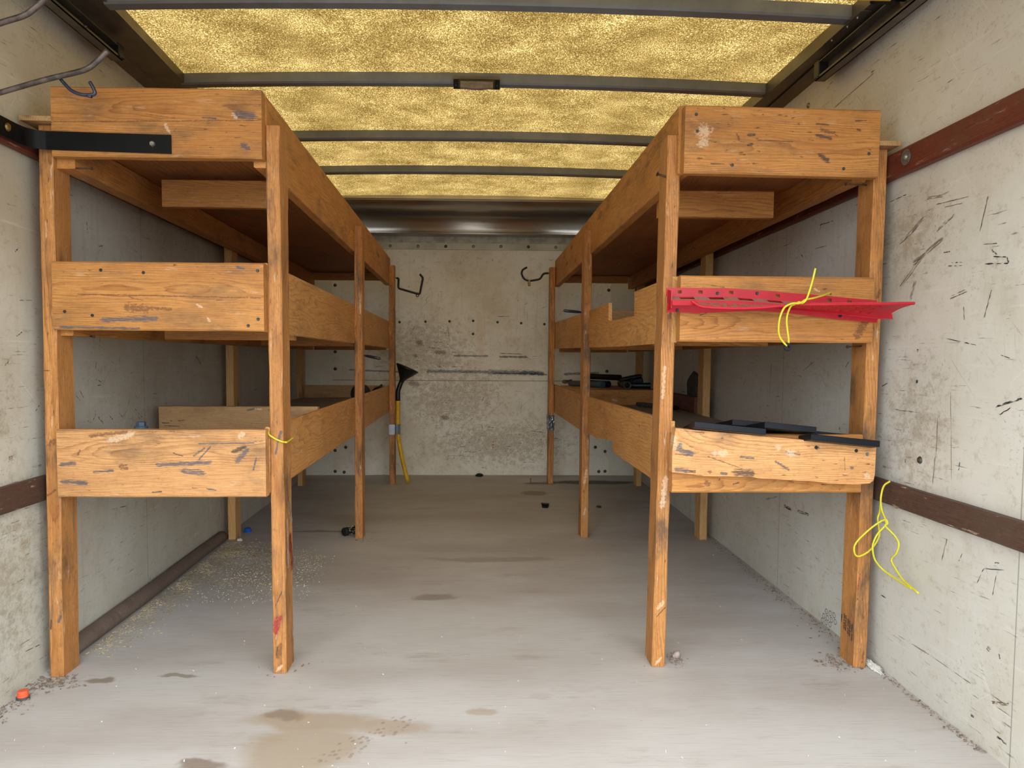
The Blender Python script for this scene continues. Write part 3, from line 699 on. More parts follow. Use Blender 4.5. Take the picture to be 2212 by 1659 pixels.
# roof bows
bow_labels = ['grey steel roof bow, the thickest seen, above the front ends of both shelves', 'grey steel roof bow that carries the dome lamp',
              'grey steel roof bow, first one behind the dome lamp', 'grey steel roof bow just in front of the aluminium cove']
for (yb, w), lb in zip(((2.341, 0.05), (2.984, 0.046), (3.714, 0.045), (4.368, 0.045)), bow_labels):
    bm = bmesh.new(); n = 28
    x0, x1 = RL(yb)-0.01, RR(yb)+0.01
    R_ = []
    for i in range(n+1):
        x = x0+(x1-x0)*i/n; z = BOWZ(x)
        c = 0.006
        R_.append([bm.verts.new((x, y, zz)) for y, zz in ((yb-w, z+0.0405), (yb-w, z+c), (yb-w+c, z), (yb-c, z), (yb, z+c), (yb, z+0.0405))])
    for a, b in zip(R_, R_[1:]):
        for k in range(6): bm.faces.new((a[k], a[(k+1) % 6], b[(k+1) % 6], b[k]))
    bm.faces.new(R_[0][::-1]); bm.faces.new(R_[-1])
    ob = recentre(from_bm('roof_bow', bm, STEEL_GREY)); tag(ob, lb, 'roof beam', 'grey steel roof bows')

# dome lamp on the second bow
lamp = empty('dome_lamp', (0.01, 2.936, 1.915), 'small dark rectangular dome lamp screwed to a roof bow', 'lamp')
bm = bmesh.new()
bm_box(bm, (-0.078, 2.918, 1.963), (0.098, 2.937, 1.975), 0.002)
from_bm('mounting_bracket', bm, RAIL_STEEL, lamp)
bm = bmesh.new(); bm_box(bm, (-0.078, 2.918, 1.928), (0.098, 2.922, 1.9628)); from_bm('backing_plate', bm, BLACK_STEEL, lamp)
bm = bmesh.new()
bm_box(bm, (-0.060, 2.906, 1.926), (0.080, 2.917, 1.960), 0.004)
from_bm('housing', bm, BLACK_PL, lamp)
bm = bmesh.new(); n = 10; R_ = []
for i in range(n+1):
    t = i/n; x = -0.052+0.124*t; s = 0.006*math.sin(PI*t)
    R_.append([bm.verts.new((x, y, z)) for y, z in ((2.9055, 1.953), (2.899-s*0.7, 1.948), (2.899-s*0.7, 1.928-s), (2.9055, 1.925-s))])
for a, b in zip(R_, R_[1:]):
    for k in range(4): bm.faces.new((a[k], a[(k+1) % 4], b[(k+1) % 4], b[k]))
bm.faces.new(R_[0][::-1]); bm.faces.new(R_[-1])
from_bm('lens', bm, LENS, lamp)
for x in (-0.068, 0.088): screw(lamp, (x, 2.9175, 1.940), (0, -1, 0), 0.003)

# overhead door tracks
def track(name, x0, x1, z0, z1, yend, label, inward):
    t = empty(name, ((x0+x1)/2, 2.0, z0), label, 'door track')
    bm = bmesh.new()
    bm_box(bm, (x0, Y0, z0), (x1, yend, z0+0.003)); bm_box(bm, (x0, Y0, z1-0.003), (x1, yend, z1))
    xo = x0 if inward > 0 else x1-0.003
    bm_box(bm, (xo, Y0, z0), (xo+0.003, yend, z1))
    xi = x1-0.003 if inward > 0 else x0
    bm_box(bm, (xi, Y0, z0), (xi+0.003, yend, z0+0.010))
    from_bm('channel', bm, TRACK_STEEL, t)
    bm = bmesh.new(); bm_box(bm, (x0-0.002, yend-0.032, z0+0.004), (x1+0.004, yend+0.006, z1+0.006), 0.003)
    from_bm('end_stop', bm, BLACK_PL, t)
    for y in (yend-0.02, yend-0.24):
        bolt(t, (x1+0.001 if inward > 0 else x0-0.001, y, z0+0.006), (inward, 0, 0), 0.005, BOLT_DARK)
    return t
track('door_track', -1.185, -1.150, 1.872, 1.912, 2.555, 'dark steel overhead door track above the bent rod hooks', 1)
track('door_track', 1.145, 1.178, 1.842, 1.898, 2.55, 'dark steel overhead door track above the scuffed cream wall', -1)
dr = empty('door_roller', (1.14, 2.03, 1.86), 'black door roller sitting in a track at the roof rail', 'roller')
lathe('wheel', [(0, -0.012), (0.018, -0.012), (0.021, -0.006), (0.017, 0), (0.021, 0.006), (0.018, 0.012), (0, 0.012)], (1.160, 2.035, 1.872), BLACK_PL, dr, (1, 0, 0), 20)
tube('stem', [(1.150, 2.035, 1.872), (1.06, 2.035, 1.872)], 0.006, BLACK_STEEL, dr, smooth=False)
bm = bmesh.new(); bm_box(bm, (1.062, 2.02, 1.862), (1.122, 2.05, 1.884), 0.004); from_bm('bracket', bm, BLACK_STEEL, dr)
bp_ = empty('splice_plate', (1.125, 2.34, 1.912), 'small riveted steel plate under a roof rail', 'plate')
bm = bmesh.new(); bm_box(bm, (1.128, 2.22, 1.924), (1.160, 2.46, 1.9275), 0.001); from_bm('plate', bm, RAIL_STEEL, bp_)
for y in (2.26, 2.32, 2.42): bolt(bp_, (1.138, y, 1.924), (0, 0, -1), 0.004, BOLT)

# the roll-up door, raised and stored under the front of the roof
d1 = empty('door_1', (0, 1.4, 1.858), 'yellow roll-up door raised under the front of the truck roof', 'door', kind='structure')
DOOR_Y = plain('yellow_door_board', srgb(196, 160, 62), 0.5, 0, 0.4, 0.1, 6)
for k in range(3):
    bm = bmesh.new(); bm_box(bm, (-1.135, 0.772+0.418*k, 1.858), (1.105, 0.772+0.418*k+0.413, 1.882), 0.003); from_bm('door_panel', bm, DOOR_Y, d1)
# end wall panel, flashing
pn = empty('bulkhead_panel', (0, 5.79, 0.003), 'battered cream plywood panel bolted to the truck end wall', 'wall panel')
bm = bmesh.new()
bm_box(bm, (-1.075, 5.789, 0.004), (1.062, 5.7995, 1.735))
bmesh.ops.recalc_face_normals(bm, faces=bm.faces[:])
slivers(bm, SB, lambda a, b: V((a, 5.7883, b)), MARKI, seed=21)
from_bm('panel', bm, [PANEL_B]+MARKM, pn, normals=False)
for x, z in ((-0.562, 1.181), (-0.364, 1.186), (-0.18, 1.190), (0.001, 1.195), (0.188, 1.186), (0.37, 1.180), (0.549, 1.174),
             (-1.05, 1.458), (-1.053, 0.952), (-1.054, 0.821), (-1.058, 0.193), (-1.059, 0.031), (-0.977, 0.218), (-0.99, 0.025),
             (1.032, 0.190), (1.034, 0.034), (0.956, 0.223), (0.985, 0.032), (1.043, 1.437), (1.039, 0.971), (1.038, 0.814), (0.0, 1.095)):
    bolt(pn, (x, 5.789, z), (0, -1, 0), 0.0125 if abs(x) > 0.9 else 0.010, BOLT_DARK)
fl = empty('flashing_strip', (0, 5.785, 1.733), 'pale aluminium flashing strip with rivets under the cove', 'flashing')
box('strip', (-1.20, 5.780, 1.733), (1.20, 5.788, 1.784), plain('pale_aluminium_paint', srgb(188, 182, 160), 0.45, 0.2, 0.4, 0.12, 8), fl, 0.001)
box('backing', (-1.20, 5.790, 1.784), (1.20, 5.7995, 1.832), plain('grimy_aluminium_paint', srgb(176, 172, 156), 0.45, 0.2, 0.4, 0.2, 14), fl)
for i in range(11):
    bolt(fl, (-1.05+0.21*i, 5.780, 1.758+0.002*math.cos(i)), (0, -1, 0), 0.012, BOLT_DARK if i % 3 == 1 else BOLT, 'rivet')

# wooden tie slats on the side walls
def slat(f, sgn, z0, z1, y0, y1, mat, label):
    t = 0.026
    off = -sgn*t/2
    r = empty('tie_slat', (f((y0+y1)/2)+off, (y0+y1)/2, z0), label, 'wall slat', 'wooden tie slats along the walls')
    board('slat', r, (f(y0)+off, y0, (z0+z1)/2), (f(y1)+off, y1, (z0+z1)/2), z1-z0, t, mat, bev=0.005)
    return r
s1 = slat(XL, -1, 1.450, 1.516, Y0, 5.76, W_SLAT, 'dark red wooden tie slat behind the black bracket')
s2 = slat(XR, 1, 1.420, 1.490, Y0, 5.76, W_SLAT, 'dark red wooden tie slat with a round washer on it')
s3 = slat(XL, -1, 0.500, 0.568, Y0, 5.76, W_SLATLOW, 'worn brown tie slat low on the wall by the orange cap')
s4 = slat(XR, 1, 0.498, 0.562, Y0, 5.76, W_SLATLOW, 'worn brown tie slat with yellow wire hanging over it')
wsh = lathe('washer', [(0.008, 0.0), (0.021, 0.0), (0.021, 0.0025), (0.008, 0.0025)], (XR(2.044)-0.0275, 2.044, 1.459), BOLT, s2, (-1, 0, 0), 28, closed=True)
bolt(s2, (XR(2.044)-0.030, 2.044, 1.459), (-1, 0, 0), 0.009, BOLT)

# ------------------------------------------------------------------ shelf units
PW, PD = 0.0381, 0.0889
def post(parent, x, y, ztop, lean=0.0, mat=W_POST, marks=None, seed=None, zbot=0.001):
    return board('post', parent, (x, y+PD/2, zbot), (x+lean, y+PD/2, ztop), PW, PD, mat, up=(1, 0, 0), bev=0.003, rough=0.0022, marks=marks, face=1, seed=seed)

def nail(parent, pts, r=0.0022):
    bm = bmesh.new(); bm_tube(bm, pts, r, 8)
    d = (V(pts[-1])-V(pts[-2])).normalized()
    bm_lathe(bm, [(0, 0), (r*2.2, 0), (r*2.2, 0.0015), (0, 0.0015)], V(pts[-1]), d, 10)
    return from_bm('nail', bm, RUST, parent)

# ---- left unit
LU = empty('shelf_unit', (-0.88, 3.78, 0), 'three-tier pine shelf unit with black steel bracket on its top board', 'shelf', 'timber shelf units')
mk_A = [('K', 0.004, 0.10, -0.019, 0.10, 0.0), ('T', 0.02, -0.11, -0.015, -0.09, 0.015), ('T', 0.008, -0.25, -0.018, -0.23, 0.01), ('S', 0.010, -0.61, 0.006, -0.585, 0.016), ('K', 0.006, -0.63, -0.015, -0.60, -0.012)]
post(LU, -1.171, 2.108, 1.530, 0.010, marks=mk_A, seed=1.3)
mk_B = [('R', 0.022, -0.66, -0.010, -0.60, -0.004), ('R', 0.014, -0.62, 0.002, -0.60, 0.006), ('T', 0.022, -0.73, -0.006, -0.68, 0.006), ('K', 0.008, -0.73, -0.010, -0.69, -0.006), ('K', 0.004, -0.575, -0.010, -0.53, 0.010), ('S', 0.010, -0.10, 0.006, -0.07, 0.014), ('S', 0.008, -0.14, -0.004, -0.07, 0.012), ('P', 0.012, -0.765, -0.01, -0.745, 0.01)]
pB = post(LU, -0.550, 2.122, 1.542, -0.004, marks=mk_B, seed=2.2)
post(LU, -0.569, 3.742, 1.552, 0.003, seed=3.1)
pD = post(LU, -0.577, 5.375, 1.562, -0.001, seed=4.9)
post(LU, -1.193, 3.723, 1.530, 0, W_PALE, seed=5.3)
post(LU, -1.217, 5.298, 1.530, 0, W_PALE, seed=6.3)
# red smear and weathered grey on the aisle side of the front post
bm = bmesh.new(); slivers(bm, [('R', 0.030, 0.40, 2.170, 0.28, 2.200), ('P', 0.03, 0.50, 2.16, 0.42, 2.19), ('P', 0.02, 0.46, 2.14, 0.3, 2.15)], lambda a, b: V((-0.550+0.01955+0.0012, b, a)), {'R': 0, 'P': 1}, seed=9)
from_bm('paint_smear', bm, [RED_INK, PALE_INK], pB, normals=False)
# end boards facing the doorway
mk = [('T', 0.004, -0.28, -0.002, 0.28, 0.010), ('T', 0.003, -0.03, 0.022, 0.05, 0.012), ('S', 0.02, 0.22, -0.05, 0.25, -0.07), ('P', 0.012, 0.20, 0.03, 0.215, 0.01), ('S', 0.006, 0.12, 0.015, 0.16, 0.012), ('P', 0.012, 0.02, 0.0, 0.035, -0.03), ('S', 0.03, 0.20, 0.025, 0.27, 0.02)]
eb = board('end_board', LU, (-1.134, 2.108, 1.5355), (-0.574, 2.108, 1.5355), 0.184, 0.036, W_BOARD, marks=mk, seed=11.7, bev=0.004)
mk = [('T', 0.005, -0.22, 0.004, 0.28, -0.002), ('T', 0.012, -0.06, -0.03, 0.04, -0.035), ('S', 0.018, -0.16, -0.065, 0.0, -0.06), ('T', 0.004, -0.08, -0.002, -0.04, -0.012), ('S', 0.008, 0.21, 0.082, 0.235, 0.076), ('S', 0.008, -0.27, -0.085, -0.05, -0.088), ('P', 0.01, 0.13, -0.055, 0.14, -0.07), ('T', 0.03, -0.1, -0.03, -0.02, -0.036), ('P', 0.01, 0.1, -0.02, 0.12, -0.03)]
eb2 = board('end_board', LU, (-1.144, 2.108, 1.070), (-0.574, 2.108, 1.070), 0.186, 0.036, W_BOARD, marks=mk, seed=23.1, bev=0.004)
mk = [('S', 0.016, -0.02, -0.004, 0.14, 0.004), ('S', 0.020, 0.05, -0.02, 0.12, -0.028), ('S', 0.006, 0.10, 0.055, 0.255, 0.058), ('K', 0.016, 0.19, 0.03, 0.235, 0.05), ('S', 0.020, 0.20, 0.0, 0.24, 0.045), ('S', 0.008, 0.085, 0.02, 0.12, 0.045), ('S', 0.006, 0.10, 0.01, 0.135, 0.048), ('S', 0.006, 0.25, -0.02, 0.26, 0.02),
      ('T', 0.022, -0.12, -0.005, -0.09, -0.015), ('T', 0.012, -0.2, 0.075, -0.09, 0.088), ('P', 0.022, -0.15, 0.06, -0.07, 0.085), ('P', 0.02, 0.21, 0.07, 0.23, 0.088), ('S', 0.014, -0.28, -0.004, -0.23, 0.0), ('S', 0.016, -0.28, -0.05, -0.2, -0.055), ('S', 0.010, -0.19, -0.024, -0.13, -0.02), ('K', 0.006, -0.03, -0.08, 0.0, -0.078), ('S', 0.006, 0.12, -0.07, 0.15, -0.075), ('K', 0.004, 0.03, 0.03, 0.06, 0.02), ('T', 0.008, -0.23, 0.02, -0.22, 0.04)]
eb3 = board('end_board', LU, (-1.144, 2.108, 0.6105), (-0.574, 2.108, 0.6105), 0.188, 0.036, W_BLEACH, marks=mk, seed=35.6, bev=0.004)
for x, z in ((-0.590, 1.142), (-0.590, 1.010), (-0.617, 0.992), (-1.112, 1.027), (-1.038, 1.017)): screw(eb2, (x, 2.0898, z), (0, -1, 0), 0.0045)
for x, z in ((-1.012, 1.140), (-0.898, 1.134)): lathe('hole', [(0.0045, 0.0007), (0, 0.0006), (0, 0.0003), (0.0045, 0.0003)], (x, 2.0895, z), BLACK_PL, eb2, (0, -1, 0), 12)
# long aisle-side boards
def side_board(parent, x0, x1, z0, z1, t, mat, y0=2.128, y1=5.47, seed=None, sgn=1):
    """sgn: direction from aisle face into the shelf"""
    return board('side_board', parent, (x0+sgn*t/2, y0, (z0+z1)/2), (x1+sgn*t/2, y1, (z0+z1)/2), z1-z0, t, mat, seed=seed)
side_board(LU, -0.571, -0.598, 1.428, 1.624, 0.036, W_BOARD, seed=41, sgn=-1)
side_board(LU, -0.571, -0.598, 0.976, 1.168, 0.015, W_PLY, seed=42, sgn=-1)
side_board(LU, -0.571, -0.598, 0.522, 0.709, 0.015, W_PLY, seed=43, sgn=-1)
# long wall-side rails
board('wall_rail', LU, (-1.122, 2.13, 1.462), (-1.166, 5.47, 1.462), 0.085, 0.055, W_BOARD, seed=51)
board('wall_rail', LU, (-1.130, 2.13, 1.005), (-1.172, 5.47, 1.005), 0.085, 0.038, W_BOARD, seed=52)
board('wall_rail', LU, (-1.130, 2.13, 0.573), (-1.172, 5.47, 0.573), 0.085, 0.038, W_BOARD, seed=53)
# decks
def deck(parent, xa0, xb0, xa1, xb1, z, mat, y0=2.13, y1=5.46, t=0.012):
    bm = bmesh.new()
    lo = [bm.verts.new(p) for p in ((xa0, y0, z), (xb0, y0, z), (xb1, y1, z), (xa1, y1, z))]
    hi = [bm.verts.new(p) for p in ((xa0, y0, z+t), (xb0, y0, z+t), (xb1, y1, z+t), (xa1, y1, z+t))]
    bm.faces.new(lo[::-1]); bm.faces.new(hi)
    for i in range(4): bm.faces.new((lo[i], lo[(i+1) % 4], hi[(i+1) % 4], hi[i]))
    c = V(((xa0+xb0)/2, (y0+y1)/2, z))
    rot = Matrix.Rotation(PI/2, 3, 'Z').to_quaternion()
    bmesh.ops.transform(bm, matrix=(Matrix.Translation(c) @ rot.to_matrix().to_4x4()).inverted(), verts=bm.verts[:])
    return from_bm('deck', bm, mat, parent, loc=c, rot=rot)
deck(LU, -1.149, -0.610, -1.196, -0.636, 1.506, W_DECK)
deck(LU, -1.149, -0.588, -1.190, -0.616, 1.050, W_DECK)
deck(LU, -1.149, -0.588, -1.190, -0.616, 0.617, W_DUST)
# cross braces
def brace(parent, xa, xb, y, z0, z1, mat=W_BOARD, t=0.036, seed=None):
    return board('cross_brace', parent, (xa, y+t/2, (z0+z1)/2), (xb, y+t/2, (z0+z1)/2), z1-z0, t, mat, seed=seed)
brace(LU, -1.010, -0.612, 2.50, 1.392, 1.480, seed=61); brace(LU, -1.118, -0.638, 5.34, 1.452, 1.504, seed=62)
brace(LU, -1.010, -0.590, 2.50, 0.962, 1.049, seed=63); brace(LU, -1.118, -0.616, 5.34, 0.962, 1.049, seed=64)
brace(LU, -1.06, -0.600, 3.80, 0.964, 1.049, seed=65); brace(LU, -1.06, -0.600, 3.80, 0.532, 0.616, seed=66)
# dividers standing on the lower deck
dv = board('divider', LU, (-1.190, 2.895, 0.6745), (-0.592, 2.895, 0.6745), 0.088, 0.036, W_GREY, seed=67,
           marks=[('S', 0.012, 0.03, 0.030, 0.07, 0.038), ('P', 0.008, 0.06, 0.036, 0.09, 0.034), ('S', 0.008, 0.11, 0.032, 0.14, 0.028), ('K', 0.005, -0.29, -0.02, -0.26, -0.02), ('T', 0.008, -0.23, -0.012, -0.20, -0.008), ('K', 0.004, -0.28, -0.03, -0.22, -0.032)])
board('divider', LU, (-1.165, 5.25, 0.6725), (-0.616, 5.25, 0.6725), 0.086, 0.036, W_GREY, seed=68)
# ledge strip over the wall posts
board('ledge_strip', LU, (-1.168, 2.075, 1.538), (-1.212, 5.40, 1.538), 0.013, 0.082, W_GREY, seed=69, bev=0.001)
nail(LU, [(-1.135, 2.25, 0.966), (-1.09, 2.20, 0.962)]); nail(LU, [(-1.12, 2.14, 1.423), (-1.05, 2.13, 1.421)])

# ---- right unit
RU = empty('shelf_unit', (0.87, 3.78, 0), 'three-tier pine shelf unit with red plastic rack on its middle board', 'shelf', 'timber shelf units')
mk = [('P', 0.02, -0.30, -0.005, -0.2, 0.005), ('P', 0.014, -0.60, -0.01, -0.57, 0.012), ('T', 0.016, 0.25, 0.0, 0.28, 0.006), ('K', 0.004, -0.62, -0.01, -0.59, 0.016), ('P', 0.012, 0.02, -0.012, 0.12, -0.008), ('P', 0.01, -0.765, -0.01, -0.74, 0.01)]
pG = post(RU, 0.550, 2.150, 1.540, 0.019, marks=mk, seed=71)
post(RU, 0.570, 3.755, 1.545, 0.002, seed=72, marks=[('T', 0.02, -0.27, 0.010, -0.24, 0.016), ('P', 0.016, -0.5, -0.004, -0.42, 0.006), ('P', 0.014, -0.66, -0.006, -0.62, 0.004)])
pI = post(RU, 0.568, 5.401, 1.562, 0.001, seed=73)
mk = [('T', 0.012, 0.33, 0.004, 0.36, 0.012), ('T', 0.008, -0.74, 0.004, -0.70, 0.01), ('R', 0.004, -0.52, -0.016, -0.47, -0.012)]
pJ = post(RU, 1.147, 2.136, 1.505, 0.011, marks=mk, seed=74)
post(RU, 1.163, 3.703, 1.505, 0.003, W_PALE, seed=75)
post(RU, 1.190, 5.298, 1.505, 0, W_PALE, seed=76)
# top end board
mk = [('P', 0.05, -0.245, 0.012, -0.195, 0.03), ('P', 0.035, -0.24, -0.015, -0.20, 0.0), ('K', 0.003, -0.07, 0.002, 0.03, 0.0), ('K', 0.010, -0.1, 0.014, -0.075, 0.016), ('K', 0.010, -0.1, -0.012, -0.08, -0.010), ('T', 0.008, -0.13, 0.02, -0.12, -0.002), ('K', 0.006, 0.09, 0.05, 0.13, 0.048), ('K', 0.012, 0.09, 0.02, 0.14, 0.01), ('K', 0.018, 0.10, -0.03, 0.135, -0.055), ('K', 0.005, 0.20, 0.06, 0.235, 0.062), ('K', 0.008, 0.205, 0.038, 0.22, 0.034), ('K', 0.004, 0.145, 0.022, 0.155, 0.018), ('T', 0.014, 0.1, 0.035, 0.15, 0.025), ('K', 0.003, 0.05, -0.04, 0.06, -0.042), ('K', 0.004, -0.2, -0.065, -0.16, -0.066)]
ebt = board('end_board', RU, (0.581, 2.110, 1.513), (1.127, 2.110, 1.508), 0.184, 0.036, W_BOARD, marks=mk, seed=81.3, bev=0.004)
for x, z in ((0.612, 1.580), (0.616, 1.535), (0.715, 1.444), (1.028, 1.438), (1.098, 1.480)): screw(ebt, (x, 2.0918, z), (0, -1, 0), 0.0048, BOLT_DARK)
mk = [('T', 0.03, 0.225, -0.085, 0.255, -0.02), ('T', 0.016, 0.245, -0.04, 0.265, -0.03), ('K', 0.003, -0.22, -0.02, -0.17, 0.0), ('K', 0.003, -0.19, 0.065, -0.15, 0.06), ('P', 0.008, 0.1, 0.06, 0.12, 0.05)]
ebm = board('end_board', RU, (0.578, 2.110, 1.0485), (1.126, 2.110, 1.0475), 0.184, 0.036, W_BOARD, marks=mk, seed=92.2, bev=0.005)
# lower end: a plank behind, a splintered board screwed in front of it, hanging crooked
mk = [('T', 0.02, -0.18, 0.045-0.09, -0.165, 0.02-0.09), ('K', 0.006, -0.1, -0.06, -0.08, -0.055), ('K', 0.004, -0.14, -0.05, -0.135, -0.04), ('T', 0.005, 0.06, -0.05, 0.08, -0.055), ('R', 0.004, 0.21, -0.076, 0.215, -0.072)]
board('end_plank', RU, (0.570, 2.130, 0.610), (1.119, 2.130, 0.610), 0.168, 0.036, W_BOARD, marks=mk, seed=101.7, bev=0.004)
out = [(0.560, 0.590), (0.609, 0.585), (0.653, 0.579), (0.672, 0.5785), (0.692, 0.578), (0.72, 0.5785), (0.750, 0.577), (0.768, 0.579), (0.783, 0.578), (0.800, 0.574), (0.818, 0.572), (0.85, 0.571), (0.879, 0.569), (0.92, 0.567), (0.971, 0.564), (1.005, 0.559), (1.042, 0.557), (1.09, 0.556), (1.125, 0.559), (1.136, 0.568), (1.139, 0.585), (1.140, 0.664), (0.568, 0.714), (0.560, 0.65)]
cx, cz = 0.85, 0.635
mk = [('S', 0.018, -0.283, 0.018, -0.225, 0.006), ('S', 0.012, -0.285, 0.028, -0.26, 0.022), ('K', 0.004, -0.283, 0.006, -0.23, 0.002), ('S', 0.016, -0.285, -0.035, -0.24, -0.042), ('K', 0.010, -0.26, -0.040, -0.22, -0.044), ('S', 0.012, -0.155, -0.046, -0.13, -0.050), ('K', 0.026, -0.122, -0.044, -0.05, -0.050), ('S', 0.008, -0.10, 0.0, -0.055, -0.006), ('S', 0.010, 0.0, -0.012, 0.045, -0.04), ('S', 0.006, 0.03, 0.012, 0.075, 0.006), ('P', 0.03, 0.0, 0.03, 0.02, 0.02), ('P', 0.03, 0.03, 0.02, 0.06, 0.0), ('S', 0.012, -0.155, 0.052, -0.145, 0.050), ('S', 0.016, 0.115, 0.028, 0.13, 0.022), ('T', 0.004, -0.19, 0.0, -0.09, -0.035), ('P', 0.022, -0.18, 0.01, -0.13, 0.008), ('P', 0.024, 0.255, -0.05, 0.28, -0.06), ('T', 0.003, 0.20, 0.0, 0.203, -0.04), ('T', 0.016, -0.19, -0.042, -0.175, -0.046), ('P', 0.016, -0.286, 0.06, -0.28, 0.02), ('K', 0.003, -0.27, 0.073, -0.2, 0.066), ('S', 0.014, 0.215, -0.03, 0.23, -0.036)]
ebl = prism('end_board', RU, [(a-cx, b-cz) for a, b in out], (cx, 2.0945, cz), (1, 0, 0), (0, 0, 1), 0.034, W_BLEACH, marks=mk)
for x, z in ((0.583, 0.668), (1.115, 0.642)): screw(ebl, (x, 2.0768, z), (0, -1, 0), 0.005, BOLT)
for x, z in ((0.968, 0.661), (1.083, 0.652)): lathe('hole', [(0.005, 0.0007), (0, 0.0006), (0, 0.0003), (0.005, 0.0003)], (x, 2.0773, z), BLACK_PL, ebl, (0, -1, 0), 12)
# aisle-side boards
side_board(RU, 0.574, 0.592, 1.428, 1.616, 0.036, W_BOARD, y0=2.130, seed=111, sgn=1)
def side_prism(pts, x0, t, mat):
    c0 = (sum(p[0] for p in pts)/len(pts), sum(p[1] for p in pts)/len(pts))
    c0 = (3.8, (min(p[1] for p in pts)+max(p[1] for p in pts))/2)
    return prism('side_board', RU, [(-(a-c0[0]), b-c0[1]) for a, b in pts], (x0+t/2, c0[0], c0[1]), (-0.006, -1, 0), (0, 0, 1), t, mat)
side_prism([(2.15, 0.955), (3.0, 0.956), (5.47, 0.982), (5.47, 1.170), (3.9, 1.147), (3.20, 1.146), (3.195, 1.071), (3.1, 1.066), (2.95, 1.063), (2.8, 1.064), (2.672, 1.060), (2.672, 1.146), (2.15, 1.143)], 0.580, 0.015, W_PLY)
side_prism([(2.15, 0.526), (3.05, 0.526), (3.06, 0.571), (3.42, 0.545), (3.50, 0.536), (3.62, 0.540), (3.78, 0.524), (5.47, 0.520), (5.47, 0.720), (3.79, 0.716), (2.15, 0.728)], 0.580, 0.015, W_PLY)
board('wall_rail', RU, (1.104, 2.155, 1.459), (1.146, 5.47, 1.459), 0.085, 0.040, W_BOARD, seed=121)
board('wall_rail', RU, (1.108, 2.155, 1.003), (1.150, 5.47, 1.003), 0.085, 0.034, W_BOARD, seed=122)
board('wall_rail', RU, (1.108, 2.155, 0.573), (1.150, 5.47, 0.573), 0.085, 0.034, W_BOARD, seed=123)
board('rear_rail', RU, (1.150, 3.81, 0.674), (1.168, 5.25, 0.674), 0.082, 0.030, W_REDDISH, seed=124).__setitem__('label', 'red stained board')
deck(RU, 0.612, 1.124, 0.634, 1.166, 1.500, W_DECK, 2.155); deck(RU, 0.598, 1.124, 0.618, 1.166, 1.048, W_DECK, 2.155); deck(RU, 0.598, 1.126, 0.618, 1.166, 0.617, W_DUST, 2.155)
brace(RU, 0.614, 0.997, 2.50, 1.378, 1.466, seed=131); brace(RU, 0.636, 1.098, 5.34, 1.447, 1.498, seed=132)
brace(RU, 0.600, 0.99, 2.50, 0.952, 1.047, seed=133); brace(RU, 0.618, 1.10, 5.34, 0.955, 1.047, seed=134)
brace(RU, 0.610, 1.08, 3.85, 0.955, 1.047, seed=135); brace(RU, 0.610, 1.08, 3.85, 0.530, 0.616, seed=136)
brace(RU, 0.62, 1.12, 4.02, 1.061, 1.170, W_GREY, seed=137)
# raised step built on the lower deck
board('step_front', RU, (0.612, 4.488, 0.677), (1.130, 4.488, 0.677), 0.094, 0.036, W_BOARD, seed=138, marks=[('T', 0.012, -0.1, 0.02, -0.08, 0.01), ('T', 0.01, 0.0, 0.03, 0.012, 0.028), ('K', 0.003, 0.0, -0.002, 0.05, -0.002), ('P', 0.02, -0.04, -0.01, 0.0, -0.02), ('K', 0.004, 0.14, 0.012, 0.17, 0.006)])
bm = bmesh.new(); bm_box(bm, (0.610, 4.507, 0.710), (1.132, 5.20, 0.724), 0.001); from_bm('step_top', bm, W_GREY, RU)
board('ledge_strip', RU, (1.152, 2.10, 1.512), (1.192, 5.40, 1.512), 0.013, 0.078, W_GREY, seed=139, bev=0.001)
nail(RU, [(1.13, 2.16, 0.948), (1.075, 2.13, 0.945)]); nail(RU, [(1.125, 2.15, 1.408), (1.06, 2.14, 1.407)])
nail(pG, [(0.552, 2.16, 1.425), (0.528, 2.175, 1.437)], 0.003)

# grade stamps on the aisle face of the right wall-side front post
def text_mesh(name, body, size, mat, parent, origin, xdir, ydir, shear=0.0):
    cu = bpy.data.curves.new(name, 'FONT'); cu.body = body; cu.size = size; cu.align_x = 'CENTER'; cu.align_y = 'CENTER'; cu.shear = shear
    cu.extrude = 0.0003
    tmp = bpy.data.objects.new(name+'_tmp', cu); COL.objects.link(tmp)
    dg = bpy.context.evaluated_depsgraph_get(); me = bpy.data.meshes.new_from_object(tmp.evaluated_get(dg))
    bpy.data.objects.remove(tmp)
    x, y = V(xdir).normalized(), V(ydir).normalized(); z = x.cross(y)
    return link(name, me, mat, parent, loc=origin, rot=Matrix((x, y, z)).transposed().to_quaternion())
xs = 1.147-PW/2-0.0019
for yy, zz, body, size in ((2.199, 0.118, 'SOLID TIMBER', 0.0075), (2.189, 0.115, 'PREMIUM', 0.0115), (2.176, 0.110, 'SOLID TIMBER', 0.0075), (2.165, 0.107, 'PREMIUM', 0.0115), (2.152, 0.100, 'SOLID TIMBER', 0.0080), (2.216, 0.122, 'TIMBER', 0.0075)):
    text_mesh('grade_stamp', body, size, INK, pJ, (xs+zz*0.0073+0.0004, yy, zz), (0, 0, 1), (0, 1, 0), 0.12)


